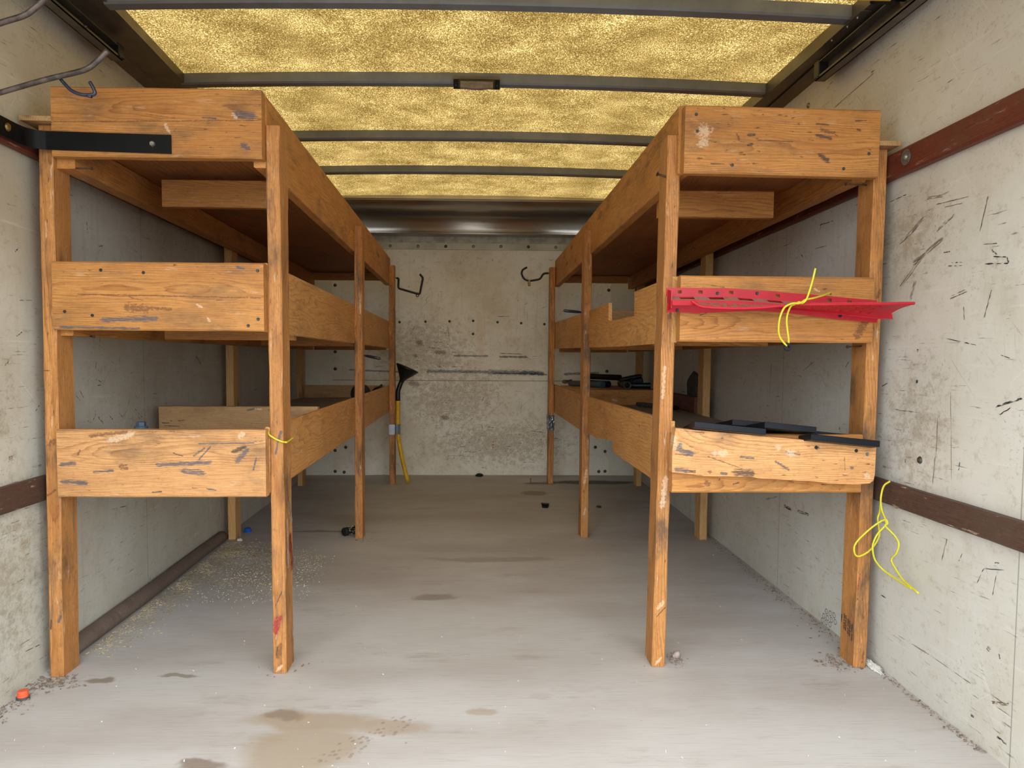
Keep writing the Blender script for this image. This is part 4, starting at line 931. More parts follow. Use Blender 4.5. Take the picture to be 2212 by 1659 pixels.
# ------------------------------------------------------------------ hardware near the doorway
sb = empty('corner_strap', (-1.17, 2.06, 1.455), 'black steel corner strap bolted over the left shelf top board', 'bracket')
pts = [(-1.1865, 1.45), (-1.1885, 1.95), (-1.187, 2.035), (-1.178, 2.066), (-1.155, 2.083), (-1.10, 2.0865), (-0.815, 2.0855)]
P2 = [V((p.x, p.y)) for p in smooth_path([(x, y, 0) for x, y in pts], 6)]
bm = bmesh.new(); rings = []
for i, p in enumerate(P2):
    d = (P2[min(i+1, len(P2)-1)]-P2[max(i-1, 0)]).normalized(); n = V((d.y, -d.x))*0.0022
    zt = 1.5075-0.006*max(0, (p.x+1.15)/0.34); zb = 1.459-0.007*max(0, (p.x+1.15)/0.34)
    rings.append([bm.verts.new((q.x, q.y, z)) for q, z in ((p+n, zb), (p-n, zb), (p-n, zt), (p+n, zt))])
for a, b in zip(rings, rings[1:]):
    for k in range(4): bm.faces.new((a[k], a[(k+1) % 4], b[(k+1) % 4], b[k]))
bm.faces.new(rings[0][::-1]); bm.faces.new(rings[-1])
from_bm('strap', bm, BLACK_STEEL, sb)
lathe('bolt', [(0, 0.006), (0.006, 0.006), (0.0078, 0.003), (0.0085, 0.0), (0.0085, -0.002), (0, -0.002)], (-0.864, 2.0835, 1.477), BOLT, sb, (0, -1, 0), 6)
bolt(sb, (-1.1855, 1.985, 1.487), (1, 0, 0), 0.011, BRASS)

lh = empty('ladder_hook', (-1.20, 1.55, 1.40), 'large two-pronged bent rod hook on the wall above the black strap', 'hook')
tube('prong', [(-1.205, 1.6, 1.371), (-1.05, 1.6, 1.418), (-0.969, 1.6, 1.443), (-0.875, 1.6, 1.471), (-0.815, 1.6, 1.486), (-0.790, 1.6, 1.495), (-0.772, 1.6, 1.509), (-0.750, 1.6, 1.530)], 0.0056, ROD_STEEL, lh, 14)
tube('prong', [(-1.205, 1.5, 1.434), (-1.0, 1.5, 1.505), (-0.905, 1.5, 1.539), (-0.862, 1.5, 1.553), (-0.84, 1.5, 1.567), (-0.800, 1.5, 1.602)], 0.0056, ROD_STEEL, lh, 14)
bm = bmesh.new(); bm_box(bm, (-1.2125, 1.47, 1.34), (-1.2045, 1.63, 1.47), 0.002); from_bm('wall_plate', bm, BLACK_STEEL, lh)
bh = empty('small_hook', (-0.81, 1.6, 1.44), 'thin dark blue coated hook dangling from the bent rod', 'hook')
tube('hook', [(-0.850, 1.607, 1.474), (-0.843, 1.607, 1.466), (-0.829, 1.606, 1.452), (-0.812, 1.605, 1.4445), (-0.795, 1.605, 1.4425), (-0.781, 1.605, 1.4455), (-0.783, 1.605, 1.456), (-0.790, 1.605, 1.469)], 0.0036, VINYL_BLUE, bh, 12)
tube('spur', [(-0.800, 1.605, 1.4425), (-0.786, 1.603, 1.4385)], 0.0030, VINYL_BLUE, bh, 10, smooth=False)

# ------------------------------------------------------------------ hooks on the far and middle posts
def corner_path(pts, r=0.012, n=5):
    """polyline with rounded corners"""
    pts = [V(p) for p in pts]; out = [pts[0]]
    for a, b, c in zip(pts, pts[1:], pts[2:]):
        u = (a-b); w = (c-b); rr = min(r, u.length*0.45, w.length*0.45)
        p, q = b+u.normalized()*rr, b+w.normalized()*rr
        for k in range(n+1):
            t = k/n; out.append(p*(1-t)**2+b*2*t*(1-t)+q*t*t)
    out.append(pts[-1]); return out
hd = empty('screw_hook', (-0.46, 5.43, 1.363), 'black square-bent screw hook on the far post above the funnel', 'hook', 'screw hooks on the far posts')
tube('hook', corner_path([(-0.548, 5.43, 1.478), (-0.533, 5.43, 1.474), (-0.536, 5.43, 1.405), (-0.383, 5.43, 1.362), (-0.359, 5.43, 1.482), (-0.382, 5.43, 1.506)], 0.014), 0.0078, HOOK_BLACK, hd, 12, smooth=False)
tube('shank', [(-0.5585, 5.43, 1.480), (-0.546, 5.43, 1.477)], 0.004, BRASS, hd, 10, smooth=False)
tube('rusty_wire', [(-0.402, 5.425, 1.370), (-0.408, 5.420, 1.352), (-0.396, 5.420, 1.345), (-0.389, 5.422, 1.356), (-0.394, 5.430, 1.374)], 0.003, RUST, hd, 8)
hi_ = empty('screw_hook', (0.44, 5.43, 1.43), 'black round-bent screw hook with brass clip on the far post', 'hook', 'screw hooks on the far posts')
tube('hook', corner_path([(0.540, 5.43, 1.522), (0.503, 5.43, 1.519), (0.482, 5.43, 1.478), (0.400, 5.43, 1.464), (0.365, 5.43, 1.478), (0.346, 5.43, 1.515), (0.352, 5.43, 1.543), (0.386, 5.43, 1.563)], 0.03), 0.0074, HOOK_BLACK, hi_, 12, smooth=False)
tube('shank', [(0.549, 5.43, 1.522), (0.538, 5.43, 1.522)], 0.004, BRASS, hi_, 10, smooth=False)
bm = bmesh.new(); bm_box(bm, (0.393, 5.421, 1.428), (0.411, 5.439, 1.472), 0.003); bm_box(bm, (0.390, 5.418, 1.446), (0.414, 5.442, 1.452), 0.001)
from_bm('clip', bm, BRASS, hi_)
def peg(px, py, pz, tip, label):
    r = empty('coated_hook', (px, py, pz), label, 'hook', 'blue coated hooks on the middle posts')
    a, b = V((px, py, pz)), V(tip); d = (b-a).normalized(); L = (b-a).length
    bm = bmesh.new(); bm_lathe(bm, [(0, 0.006), (0.004, 0.006), (0.0065, 0.018), (0.0078, L*0.55), (0.0072, L*0.86), (0.004, L*0.9), (0, L*0.9)], a, d, 14)
    o = from_bm('sleeve', bm, VINYL_BLUE, r)
    for p in o.data.polygons: p.use_smooth = True
    lathe('tip', [(0.0040, L*0.88), (0.0045, L*0.97), (0.003, L*1.02), (0, L*1.03)], a, BOLT, r, d, 12)
    tube('shank', [a, a+d*0.01], 0.003, BOLT, r, 8, smooth=False)
peg(-0.549, 3.79, 0.919, (-0.453, 3.775, 0.901), 'dark blue coated hook on the middle post, pointing over the funnel')
peg(0.551, 3.80, 1.142, (0.446, 3.785, 1.150), 'dark blue coated hook on the middle post nearest the notched board')

# ------------------------------------------------------------------ funnel pipe and tape wraps
fp = empty('funnel_pipe', (-0.50, 5.42, 0.003), 'black funnel on a bent yellow pipe taped to the far post', 'funnel')
ax = V((0.397, 0, 0.918)).normalized()
fo = V((-0.513, 5.425, 0.738))
lathe('funnel', [(0.0175, -0.004), (0.0185, 0.008), (0.024, 0.022), (0.0835, 0.102), (0.0865, 0.110), (0.0850, 0.110), (0.0815, 0.102), (0.022, 0.024), (0.016, 0.008), (0.015, -0.004)], fo, BLACK_PL, fp, ax, 40, True, closed=True)
tube('spout', [fo+ax*0.006, fo-ax*0.02, (-0.530, 5.425, 0.695), (-0.538, 5.425, 0.665), (-0.539, 5.425, 0.600)], 0.0168, BLACK_PL, fp, 18)
tube('pipe', [(-0.539, 5.425, 0.612), (-0.539, 5.425, 0.52), (-0.539, 5.425, 0.42), (-0.538, 5.425, 0.36), (-0.531, 5.425, 0.30), (-0.507, 5.425, 0.17), (-0.467, 5.425, 0.006)], 0.0146, YELLOW_PIPE, fp, 18)
def wrap(name, outline, z0, z1, mats, label, n=8, crinkle=0.0, seed=1, mi=lambda k: 0):
    rg = random.Random(seed)
    bm = bmesh.new(); rows = []
    c = sum((V((*p, 0)) for p in outline), V((0, 0, 0)))/len(outline)
    for side in (0, 1):
        rr = []
        for j in range(n+1):
            z = z0+(z1-z0)*j/n; row = []
            for i, (x, y) in enumerate(outline):
                d = (V((x, y, 0))-c).normalized()
                cr = crinkle*mnoise.noise(V((i*0.9+seed, j*1.3, 3)))
                q = V((x, y, z))+d*(cr+abs(cr)*0.8-(0.0012 if side else 0))
                q.z += 0.35*crinkle*mnoise.noise(V((i*0.7, j, seed)))
                row.append(bm.verts.new(q))
            rr.append(row)
        rows.append(rr)
    N = len(outline)
    for rr in rows:
        for a, b in zip(rr, rr[1:]):
            for k in range(N):
                f = bm.faces.new((a[k], a[(k+1) % N], b[(k+1) % N], b[k])); f.material_index = mi(k)
    for j in (0, n):
        for k in range(N): bm.faces.new((rows[0][j][k], rows[0][j][(k+1) % N], rows[1][j][(k+1) % N], rows[1][j][k]))
    o = recentre(from_bm(name, bm, mats)); return tag(o, label, 'tape', 'duct tape wraps on the far posts')
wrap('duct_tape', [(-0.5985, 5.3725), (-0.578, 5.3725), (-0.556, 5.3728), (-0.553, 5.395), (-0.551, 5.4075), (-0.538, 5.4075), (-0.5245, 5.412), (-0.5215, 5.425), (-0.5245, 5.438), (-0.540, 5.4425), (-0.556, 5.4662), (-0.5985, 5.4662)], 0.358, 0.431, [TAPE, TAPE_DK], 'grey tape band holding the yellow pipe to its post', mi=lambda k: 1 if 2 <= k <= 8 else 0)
ol = []
for a, b, n in (((0.5465, 5.3985), (0.590, 5.3985), 7), ((0.590, 5.3985), (0.590, 5.4925), 5), ((0.590, 5.4925), (0.5465, 5.4925), 5), ((0.5465, 5.4925), (0.5465, 5.3985), 5)):
    for k in range(n): ol.append((a[0]+(b[0]-a[0])*k/n, a[1]+(b[1]-a[1])*k/n))
wrap('duct_tape', ol, 0.390, 0.500, [TAPE], 'crumpled silver tape wrapped alone round a far post', 10, 0.012, 4)

# ------------------------------------------------------------------ red rack, wires
rr_ = empty('red_rack', (0.84, 2.06, 1.014), 'red perforated plastic rack screwed crookedly to the middle shelf board', 'rack')
zs = lambda x: -0.052*(x-0.83)          # the rack hangs lower at its right
def sheet(name, us, vs, pos, hole, t, mat, parent):
    """perforated moulded sheet: grid of quads without the hole cells, given thickness"""
    bm = bmesh.new(); g = {}
    for i, u in enumerate(us):
        for j, v in enumerate(vs): g[i, j] = bm.verts.new(pos(u, v))
    for i in range(len(us)-1):
        for j in range(len(vs)-1):
            if hole and hole(i, j): continue
            bm.faces.new((g[i, j], g[i+1, j], g[i+1, j+1], g[i, j+1]))
    bmesh.ops.delete(bm, geom=[v for v in bm.verts if not v.link_faces], context='VERTS')
    bmesh.ops.recalc_face_normals(bm, faces=bm.faces[:])
    bmesh.ops.solidify(bm, geom=bm.faces[:], thickness=t)
    return from_bm(name, bm, mat, parent)
lin = lambda a, b, n: [a+(b-a)*i/n for i in range(n+1)]
sq = [0.571, 0.629, 0.715, 0.846, 0.930, 0.992, 1.048]
us = sorted(set([0.535, 1.127]+[q-0.006 for q in sq]+[q+0.006 for q in sq]+lin(0.535, 1.127, 24)))
ztop = lambda x: 1.104-0.030*max(0, (x-0.70)/0.42)**1.2
sheet('back_flange', us, [0, 0.35, 0.72, 1.0], lambda u, v: V((u, 2.079, ztop(u)-0.024*(1-v))), lambda i, j: j == 1 and any(q-0.0061 <= us[i] and us[i+1] <= q+0.0061 for q in sq), 0.003, RED_PL, rr_)
zl = lambda x: 1.0365+(0.006*math.sin((x-0.66)*9) if 0.6 < x < 1.0 else 0)-0.024*max(0, (x-0.80)/0.32)
sheet('lower_flange', lin(0.535, 1.127, 30), [0, 1], lambda u, v: V((u, 2.076-0.010*v, zl(u)+0.001+0.022*v)), None, 0.003, RED_PL, rr_)
zt = lambda x: ztop(x)-0.022
holes = lambda i, j: (j % 3 == 1) and (i % 4 in (1, 2)) and ((i//4+j) % 3 != 0)
sheet('upper_tray', lin(0.540, 1.140, 44), lin(0, 1, 6), lambda u, v: V((u, 2.080-0.042*v, zt(u)-0.016*v)), lambda i, j: 1 <= j <= 3 and i % 6 in (2, 3, 4), 0.003, RED_PL, rr_)
sheet('riser', lin(0.540, 1.148, 30), [0, 1], lambda u, v: V((u+0.0*v, 2.038-0.004*v, zt(u)-0.016-0.014*v)), None, 0.003, RED_PL, rr_)
def tray(u, v):
    # broad lower tray, twisted: front edge dips at its left, rises at its right
    s = (u-0.575)/(1.15-0.575)
    x0, x1 = 0.600+0.527*s, 0.568+0.588*s
    yb, yf = 2.034, 1.962-0.018*s
    zb = 1.0615-0.018*s**1.4
    zf = 1.0475+0.010*s-0.010*math.sin(PI*min(1, s*2.2))*0.8*(s < 0.45)
    x = x0+(x1-x0)*v; y = yb+(yf-yb)*v
    z = zb+(zf-zb)*v-0.03*(1-v)**2*max(0, s-0.35)*(1-v)
    if s > 0.05: pass
    else: z += (0.05-s)*0.30*v
    return V((x, y, z))
rg = random.Random(3)
hc = set()
for i0 in range(3, 54, 3):
    for j0 in (1, 3, 5):
        if rg.random() < 0.85: hc.add((i0+(j0 % 2), j0)); 
        if rg.random() < 0.5: hc.add((i0+1+(j0 % 2), j0))
sheet('lower_tray', lin(0.575, 1.15, 60), lin(0, 1, 8), tray, lambda i, j: (i, j) in hc, 0.0035, RED_PL, rr_)
tube('front_lip', [tray(u, 1.0)+V((0, -0.001, -0.001)) for u in lin(0.578, 1.148, 26)], 0.0042, RED_PL, rr_, 8)
# underside apron linking the tray to the lower flange
sheet('apron', lin(0.60, 1.125, 30), [0, 0.5, 1], lambda u, v: V((u, 2.066-0.034*v, zl(u)+0.0235+(tray(0.575+(u-0.60)/0.527*0.575, 0).z-0.003-zl(u)-0.0235)*v)), None, 0.003, RED_PL, rr_)
bm = bmesh.new()
pr = [(2.081, 1.100), (2.081, 1.040), (2.040, 1.046), (2.040, 1.092)]
for dx in (0,):
    a = [bm.verts.new((0.538, y, z)) for y, z in pr]; b = [bm.verts.new((0.541, y, z)) for y, z in pr]
    bm.faces.new(a); bm.faces.new(b[::-1])
    for k in range(4): bm.faces.new((a[k], a[(k+1) % 4], b[(k+1) % 4], b[k]))
from_bm('end_cap', bm, RED_PL, rr_)
for x, z in ((0.677, 1.090), (0.788, 1.091), (0.564, 1.041), (0.743, 1.052), (1.020, 1.030)): screw(rr_, (x, 2.0745 if z > 1.06 else 2.067, z), (0, -1, 0), 0.0046)

R_W = 0.0026
yw = empty('yellow_wire', (0.84, 1.95, 0.95), 'yellow insulated wire knotted round the red plastic rack', 'wire', 'yellow wires')
tube('wire', [(0.990, 2.066, 1.089), (0.972, 2.030, 1.090), (0.930, 1.985, 1.078), (0.885, 1.945, 1.0675), (0.862, 1.935, 1.063), (0.850, 1.930, 1.056), (0.840, 1.928, 1.0525), (0.828, 1.928, 1.053), (0.815, 1.928, 1.049), (0.803, 1.928, 1.040), (0.795, 1.930, 1.020), (0.7935, 1.935, 0.999), (0.798, 1.945, 0.978), (0.806, 1.950, 0.962), (0.823, 1.952, 0.943)], R_W, YELLOW, yw, 10)
tube('wire', [(0.883, 1.93, 1.143), (0.876, 1.93, 1.110), (0.867, 1.931, 1.076), (0.861, 1.932, 1.061), (0.852, 1.934, 1.0535), (0.843, 1.930, 1.056), (0.832, 1.934, 1.0505), (0.826, 1.940, 1.046), (0.822, 1.948, 1.030), (0.820, 1.95, 1.010), (0.824, 1.953, 0.985), (0.829, 1.956, 0.962), (0.830, 1.957, 0.945)], R_W, YELLOW, yw, 10)
gm = lathe('rubber_grommet', [(0.0036, -0.0025), (0.0055, -0.0025), (0.0055, -0.0035), (0.0095, -0.0035), (0.0108, -0.002), (0.0108, 0.002), (0.0095, 0.0035), (0.0036, 0.0035)], (0.8265, 1.9545, 0.9405), RUBBER, None, (0.15, -1, 0.1), 28, False, closed=True)
tag(recentre(gm), 'round black rubber grommet hanging on the yellow wire loop', 'grommet')

yw2 = empty('yellow_wire', (1.13, 2.0, 0.30), 'tangled yellow wire loop hanging over the low wall slat', 'wire', 'yellow wires')
tube('wire', [(1.158, 2.034, 0.572), (1.150, 2.05, 0.555), (1.146, 2.055, 0.520), (1.147, 2.05, 0.490), (1.147, 2.03, 0.466), (1.146, 2.026, 0.452), (1.130, 2.035, 0.425), (1.119, 2.035, 0.402), (1.114, 2.030, 0.384), (1.124, 2.035, 0.352), (1.146, 2.035, 0.325), (1.158, 2.00, 0.312), (1.165, 1.955, 0.304), (1.168, 1.93, 0.302)], R_W, YELLOW, yw2, 10)
tube('wire', [(1.160, 2.080, 0.500), (1.150, 2.066, 0.478), (1.142, 2.060, 0.462), (1.145, 2.058, 0.436), (1.146, 2.056, 0.416), (1.136, 2.054, 0.394), (1.118, 2.052, 0.373), (1.098, 2.050, 0.361), (1.083, 2.050, 0.357), (1.074, 2.050, 0.366), (1.073, 2.050, 0.386), (1.085, 2.048, 0.407), (1.115, 2.046, 0.437), (1.137, 2.036, 0.459), (1.147, 2.026, 0.466), (1.149, 2.022, 0.456), (1.144, 2.024, 0.450), (1.156, 2.02, 0.436), (1.166, 2.010, 0.422), (1.169, 1.998, 0.405), (1.165, 2.00, 0.380), (1.160, 2.015, 0.357), (1.162, 2.00, 0.338), (1.166, 1.965, 0.314), (1.172, 1.905, 0.297)], R_W, YELLOW, yw2, 10)
yw3 = empty('yellow_wire', (-0.55, 2.16, 0.665), 'short yellow wire tied round the front post of the left shelf', 'wire', 'yellow wires')
tube('wire', [(-0.5745, 2.160, 0.712), (-0.5745, 2.130, 0.700), (-0.5715, 2.1175, 0.690), (-0.560, 2.1165, 0.681), (-0.545, 2.1165, 0.673), (-0.530, 2.117, 0.668), (-0.525, 2.126, 0.667), (-0.525, 2.16, 0.668), (-0.523, 2.19, 0.672)], R_W, YELLOW, yw3, 10)
tube('wire_end', [(-0.530, 2.117, 0.668), (-0.5205, 2.1135, 0.668)], R_W, YELLOW, yw3, 10, smooth=False)

# ------------------------------------------------------------------ black boards piled on the right lower shelf
def black_board(x0, x1, z0, z1, y0, ln, drop, label):
    """near-end top corners (x0, z0) (x1, z1) at depth y0, sloping down towards the back"""
    t = 0.0172
    r = bmesh.new()
    xd = V((x1-x0, 0, z1-z0)).normalized(); yd = V((0.0, ln, -drop)).normalized(); zd = xd.cross(yd).normalized()
    w = V((x1-x0, 0, z1-z0)).length
    bm_box(r, (0, 0, -t), (w, ln, 0), 0.0012)
    rot = Matrix((xd, (zd.cross(xd)).normalized(), zd)).transposed().to_quaternion()
    o = from_bm('black_board', r, LAMINATE, None, loc=(x0, y0, z0), rot=rot)
    return tag(o, label, 'board', 'black laminated boards on the right lower shelf')
black_board(0.614, 0.816, 0.7355, 0.7155, 2.056, 0.30, 0.075, 'black board nearest the inner post, in front in the pile')
black_board(0.776, 0.95, 0.7285, 0.7140, 2.215, 0.28, 0.045, 'short black board half hidden behind the highest board')
black_board(0.819, 0.967, 0.7335, 0.7190, 2.075, 0.30, 0.048, 'highest black board in the middle of the pile')
black_board(0.934, 1.128, 0.7035, 0.6845, 2.036, 0.30, 0.050, 'black board overhanging the shelf edge beside the outer post')
black_board(0.972, 1.085, 0.7050, 0.6935, 2.12, 0.26, 0.050, 'narrow black board lying behind the overhanging one')

# ------------------------------------------------------------------ tools on the step at the back of the right lower shelf
ST = 0.7245
gg = empty('grease_gun', (0.72, 4.92, ST), 'grey-blue grease gun lying on the wooden step', 'tool')
a, b = V((0.652, 5.06, ST+0.0195)), V((0.826, 4.735, ST+0.0215)); d = (b-a).normalized(); L = (b-a).length
bm = bmesh.new(); bm_lathe(bm, [(0, 0), (0.012, 0), (0.0185, 0.012), (0.0195, L*0.86), (0.0195, L*0.87)], a, d, 24); bm_lathe(bm, [(0.0195, L*0.87), (0, L*0.87)], a, d, 24)
o = from_bm('barrel', bm, GREY_RUB, gg)
lathe('end_cap', [(0.0, L*0.865), (0.0213, L*0.865), (0.0213, L*0.97), (0.019, L), (0, L)], a, BLUEGREY, gg, d, 24)
tube('lever', [a+V((0, 0, 0.012)), (0.628, 5.12, ST+0.030), (0.655, 4.97, ST+0.043)], 0.005, RUST, gg, 10)
bm = bmesh.new(); bm_lathe(bm, [(0, -0.03), (0.013, -0.028), (0.015, 0.0), (0.010, 0.03), (0, 0.032)], a+V((-0.018, 0.04, 0.008)), d, 16); from_bm('head', bm, BRASS, gg)
def pipe(name, a, b, r, mat, label, hollow=False, cat='pipe'):
    a, b = V(a), V(b); d = (b-a).normalized(); L = (b-a).length
    rr = r*0.78
    pf = [(rr, L*0.5), (rr, 0), (r, 0), (r*1.05, L*0.05), (r*1.05, L*0.12), (r, L*0.14), (r, L), (rr, L)]
    o = lathe(name, pf, a, mat, None, d, 24, False, closed=False)
    return tag(recentre(o), label, cat)
pipe('black_pipe', (0.770, 5.02, ST+0.0225), (0.872, 4.80, ST+0.0225), 0.021, BLACK_PL, 'short black plastic pipe lying beside the grease gun')
pipe('black_pipe', (0.790, 5.02, ST+0.066), (0.955, 4.84, ST+0.0635), 0.0185, BLACK_PL, 'black plastic pipe resting on top of a shorter one')
pipe('pipe_coupling', (0.943, 4.56, ST+0.0243), (0.948, 4.70, ST+0.0243), 0.0228, BOLT_DARK, 'open grey metal pipe end facing the doorway on the step')
pipe('dark_tube', (1.105, 4.64, ST+0.0195), (0.990, 4.67, ST+0.0195), 0.018, VINYL_BLUE, 'dark blue tube lying beside the open metal pipe', cat='tube')
tcs = empty('tool_case', (1.03, 4.87, ST), 'black boxy tool case tipped up at one end on the step', 'tool case')
bm = bmesh.new(); bm_box(bm, (-0.075, -0.05, 0), (0.075, 0.05, 0.036), 0.006)
rot = Matrix.Rotation(-0.20, 3, 'Y').to_quaternion()
from_bm('base', bm, BLACK_PL, tcs, loc=(1.030, 4.87, ST+0.016), rot=rot)
bm = bmesh.new(); bm_box(bm, (-0.075, -0.05, 0.037), (0.075, 0.05, 0.058), 0.006); from_bm('lid', bm, BLACK_PL, tcs, loc=(1.030, 4.87, ST+0.016), rot=rot)
bm = bmesh.new(); bm_box(bm, (-0.02, -0.056, 0.026), (0.02, -0.0495, 0.046), 0.002); from_bm('latch', bm, BLACK_STEEL, tcs, loc=(1.030, 4.87, ST+0.016), rot=rot)
rd = empty('rubber_rod', (1.04, 4.23, 0.63), 'grey ribbed rod lying against the front of the wooden step', 'rod')
a, b = V((0.972, 4.40, 0.6435)), V((1.112, 4.06, 0.6435)); d = (b-a).normalized(); L = (b-a).length
pf = [(0, 0)]
for k in range(26): pf += [(0.0128 if k % 2 else 0.0112, L*0.92*k/26), (0.0128 if k % 2 else 0.0112, L*0.92*(k+1)/26)]
pf += [(0, L*0.92)]
lathe('body', pf, a, STONE, rd, d, 18)
lathe('end_cap', [(0, L*0.915), (0.0138, L*0.915), (0.0138, L), (0, L)], a, BLACK_PL, rd, d, 18)
bm = bmesh.new(); bmesh.ops.create_icosphere(bm, subdivisions=4, radius=1)
for v in bm.verts:
    n = 1+0.16*mnoise.noise(v.co*1.3)+0.06*mnoise.noise(v.co*4)
    q = v.co*n; q = V((max(-0.8, min(0.8, q.x)), max(-0.85, min(0.85, q.y)), max(-0.9, q.z)))
    v.co = V((1.200+q.x*0.026, 4.035+q.y*0.10, 0.744+q.z*0.098))
o = from_bm('grainy_block', bm, STONE, smooth=True); tag(recentre(o), 'dusty grainy grey block wedged behind the red-stained board', 'block')

# ------------------------------------------------------------------ left lower shelf
bb = empty('plastic_bottle', (-1.005, 2.30, 0.6295), 'blue-grey plastic bottle with only its capped top showing over the board', 'bottle')
lathe('body', [(0, 0), (0.018, 0), (0.019, 0.004), (0.019, 0.045), (0.016, 0.055), (0, 0.055)], (-1.005, 2.30, 0.6295), BLUEGREY, bb, seg=28)
lathe('collar', [(0.0, 0.0555), (0.0195, 0.0555), (0.0195, 0.0645), (0.018, 0.066), (0, 0.066)], (-1.005, 2.30, 0.6295), BLUEGREY, bb, seg=28)
pf = [(0, 0.0665), (0.0142, 0.0665), (0.0142, 0.0775), (0.012, 0.079), (0, 0.079)]
lathe('cap', pf, (-1.005, 2.30, 0.6295), BLUEGREY, bb, seg=6)
o = lathe('rubber_disc', [(0.012, -0.014), (0.045, -0.016), (0.058, -0.012), (0.061, 0), (0.058, 0.012), (0.045, 0.016), (0.012, 0.014)], (-0.668, 4.50, 0.6915), RUBBER, None, (0, 1, 0), 40, True, closed=True)
tag(recentre(o), 'black rubber disc standing on the left lower shelf behind its post', 'disc')
o = tube('black_cable', [(-0.70, 5.05, 0.637), (-0.66, 5.0, 0.69), (-0.635, 4.95, 0.708), (-0.620, 4.97, 0.712), (-0.612, 5.05, 0.718), (-0.622, 5.12, 0.72), (-0.66, 5.15, 0.68), (-0.71, 5.12, 0.637)], 0.007, RUBBER, seg=10)
tag(recentre(o), 'black coiled cable peeping over the far end of the left shelf board', 'cable')

# ------------------------------------------------------------------ small things on the floor and walls
oc = empty('orange_cap', (-1.187, 1.975, 0.0), 'orange plastic cap with grey base in the floor corner', 'cap')
lathe('base', [(0, 0.0005), (0.0165, 0.0005), (0.0165, 0.006), (0, 0.006)], (-1.187, 1.975, 0), GREY_RUB, oc, seg=24)
lathe('cap', [(0, 0.0062), (0.0140, 0.0062), (0.0128, 0.021), (0.0115, 0.0225), (0, 0.0225)], (-1.187, 1.975, 0), ORANGE_PL, oc, seg=20)
o = lathe('blue_cap', [(0, 0.0), (0.018, 0.0), (0.017, 0.016), (0.014, 0.020), (0, 0.021)], (-1.165, 3.89, 0.001), BLUE_PL, None, (0.1, -0.15, 1), 20); tag(recentre(o), 'bright blue plastic cap behind the wall-side middle post', 'cap')
def pebble(name, p, s, mat, label, cat, seed):
    bm = bmesh.new(); bmesh.ops.create_icosphere(bm, subdivisions=3, radius=1)
    for v in bm.verts:
        n = 1+0.3*mnoise.noise(v.co*1.2+V((seed, 0, 0)))
        v.co = V((p[0]+v.co.x*n*s[0], p[1]+v.co.y*n*s[1], p[2]+max(-0.85, v.co.z*n)*s[2]))
    o = from_bm(name, bm, mat, smooth=True); return tag(recentre(o), label, cat)
pebble('white_chip', (-1.145, 3.69, 0.0075), (0.014, 0.012, 0.008), SPECK, 'white broken chip at the foot of a wall-side post', 'chip', 3)
pebble('pebble', (0.622, 2.215, 0.0105), (0.013, 0.012, 0.0115), GRAVEL, 'pinkish pebble at the foot of the right front post', 'pebble', 5)
pebble('black_stone', (0.052, 5.74, 0.011), (0.028, 0.018, 0.0125), RUBBER, 'smooth black lump at the foot of the end wall', 'stone', 8)
cy = empty('rubber_grip', (-0.63, 3.81, 0.0), 'stubby black cylinder with stuck wood chips on the floor', 'grip')
a, d = V((-0.652, 3.79, 0.0225)), V((0.085, 0.10, 0)).normalized()
lathe('body', [(0, 0), (0.019, 0), (0.0215, 0.004), (0.0215, 0.10), (0.019, 0.104), (0, 0.104)], a, RUBBER, cy, d, 24)
bm = bmesh.new(); rg = random.Random(5)
for k in range(60):
    t = 0.012+0.085*rg.random(); an = rg.random()*2*PI
    u = V((-d.y, d.x, 0)); c = a+d*t+(u*math.cos(an)+V((0, 0, 1))*math.sin(an))*0.0218
    if c.z < 0.003: continue
    s = 0.003+0.003*rg.random(); bm_box(bm, c-V((s, 0.001, 0.001)), c+V((s, 0.001, 0.0015)))
o = from_bm('stuck_chips', bm, CHIP, cy); o['kind'] = 'stuff'
# black scrap: a folded piece of strap
bm = bmesh.new()
q = [(-0.024, -0.045, 0.001), (0.010, -0.055, 0.001), (0.026, 0.030, 0.010), (-0.022, 0.040, 0.012)]
a_ = [bm.verts.new((0.449+x, 4.56+y, z)) for x, y, z in q]; b_ = [bm.verts.new((0.449+x, 4.56+y, z+0.002)) for x, y, z in q]
bm.faces.new(a_[::-1]); bm.faces.new(b_)
for k in range(4): bm.faces.new((a_[k], a_[(k+1) % 4], b_[(k+1) % 4], b_[k]))
q2 = [(-0.020, -0.010, 0.016), (0.020, -0.020, 0.014), (0.026, 0.030, 0.012), (-0.022, 0.040, 0.014)]
a_ = [bm.verts.new((0.449+x, 4.56+y, z)) for x, y, z in q2]; b_ = [bm.verts.new((0.449+x, 4.56+y, z+0.002)) for x, y, z in q2]
bm.faces.new(a_[::-1]); bm.faces.new(b_)
for k in range(4): bm.faces.new((a_[k], a_[(k+1) % 4], b_[(k+1) % 4], b_[k]))
o = from_bm('rubber_scrap', bm, RUBBER); tag(recentre(o), 'folded black rubber scrap out on the open floor', 'scrap')
o = pebble('dry_leaf', (0.776, 4.54, 0.004), (0.016, 0.026, 0.005), LEAF, 'curled brown leaf bit on the floor under the right shelf', 'leaf', 11)
ssc = lathe('wood_screw', [(0, 0), (0.006, 0.0), (0.006, 0.003), (0.003, 0.006), (0.003, 0.024), (0.0055, 0.026), (0.0055, 0.031), (0, 0.031)], (0.427, 5.455, 0.001), BOLT, None, seg=10); tag(recentre(ssc), 'tiny screw standing upright near the far taped post', 'screw')
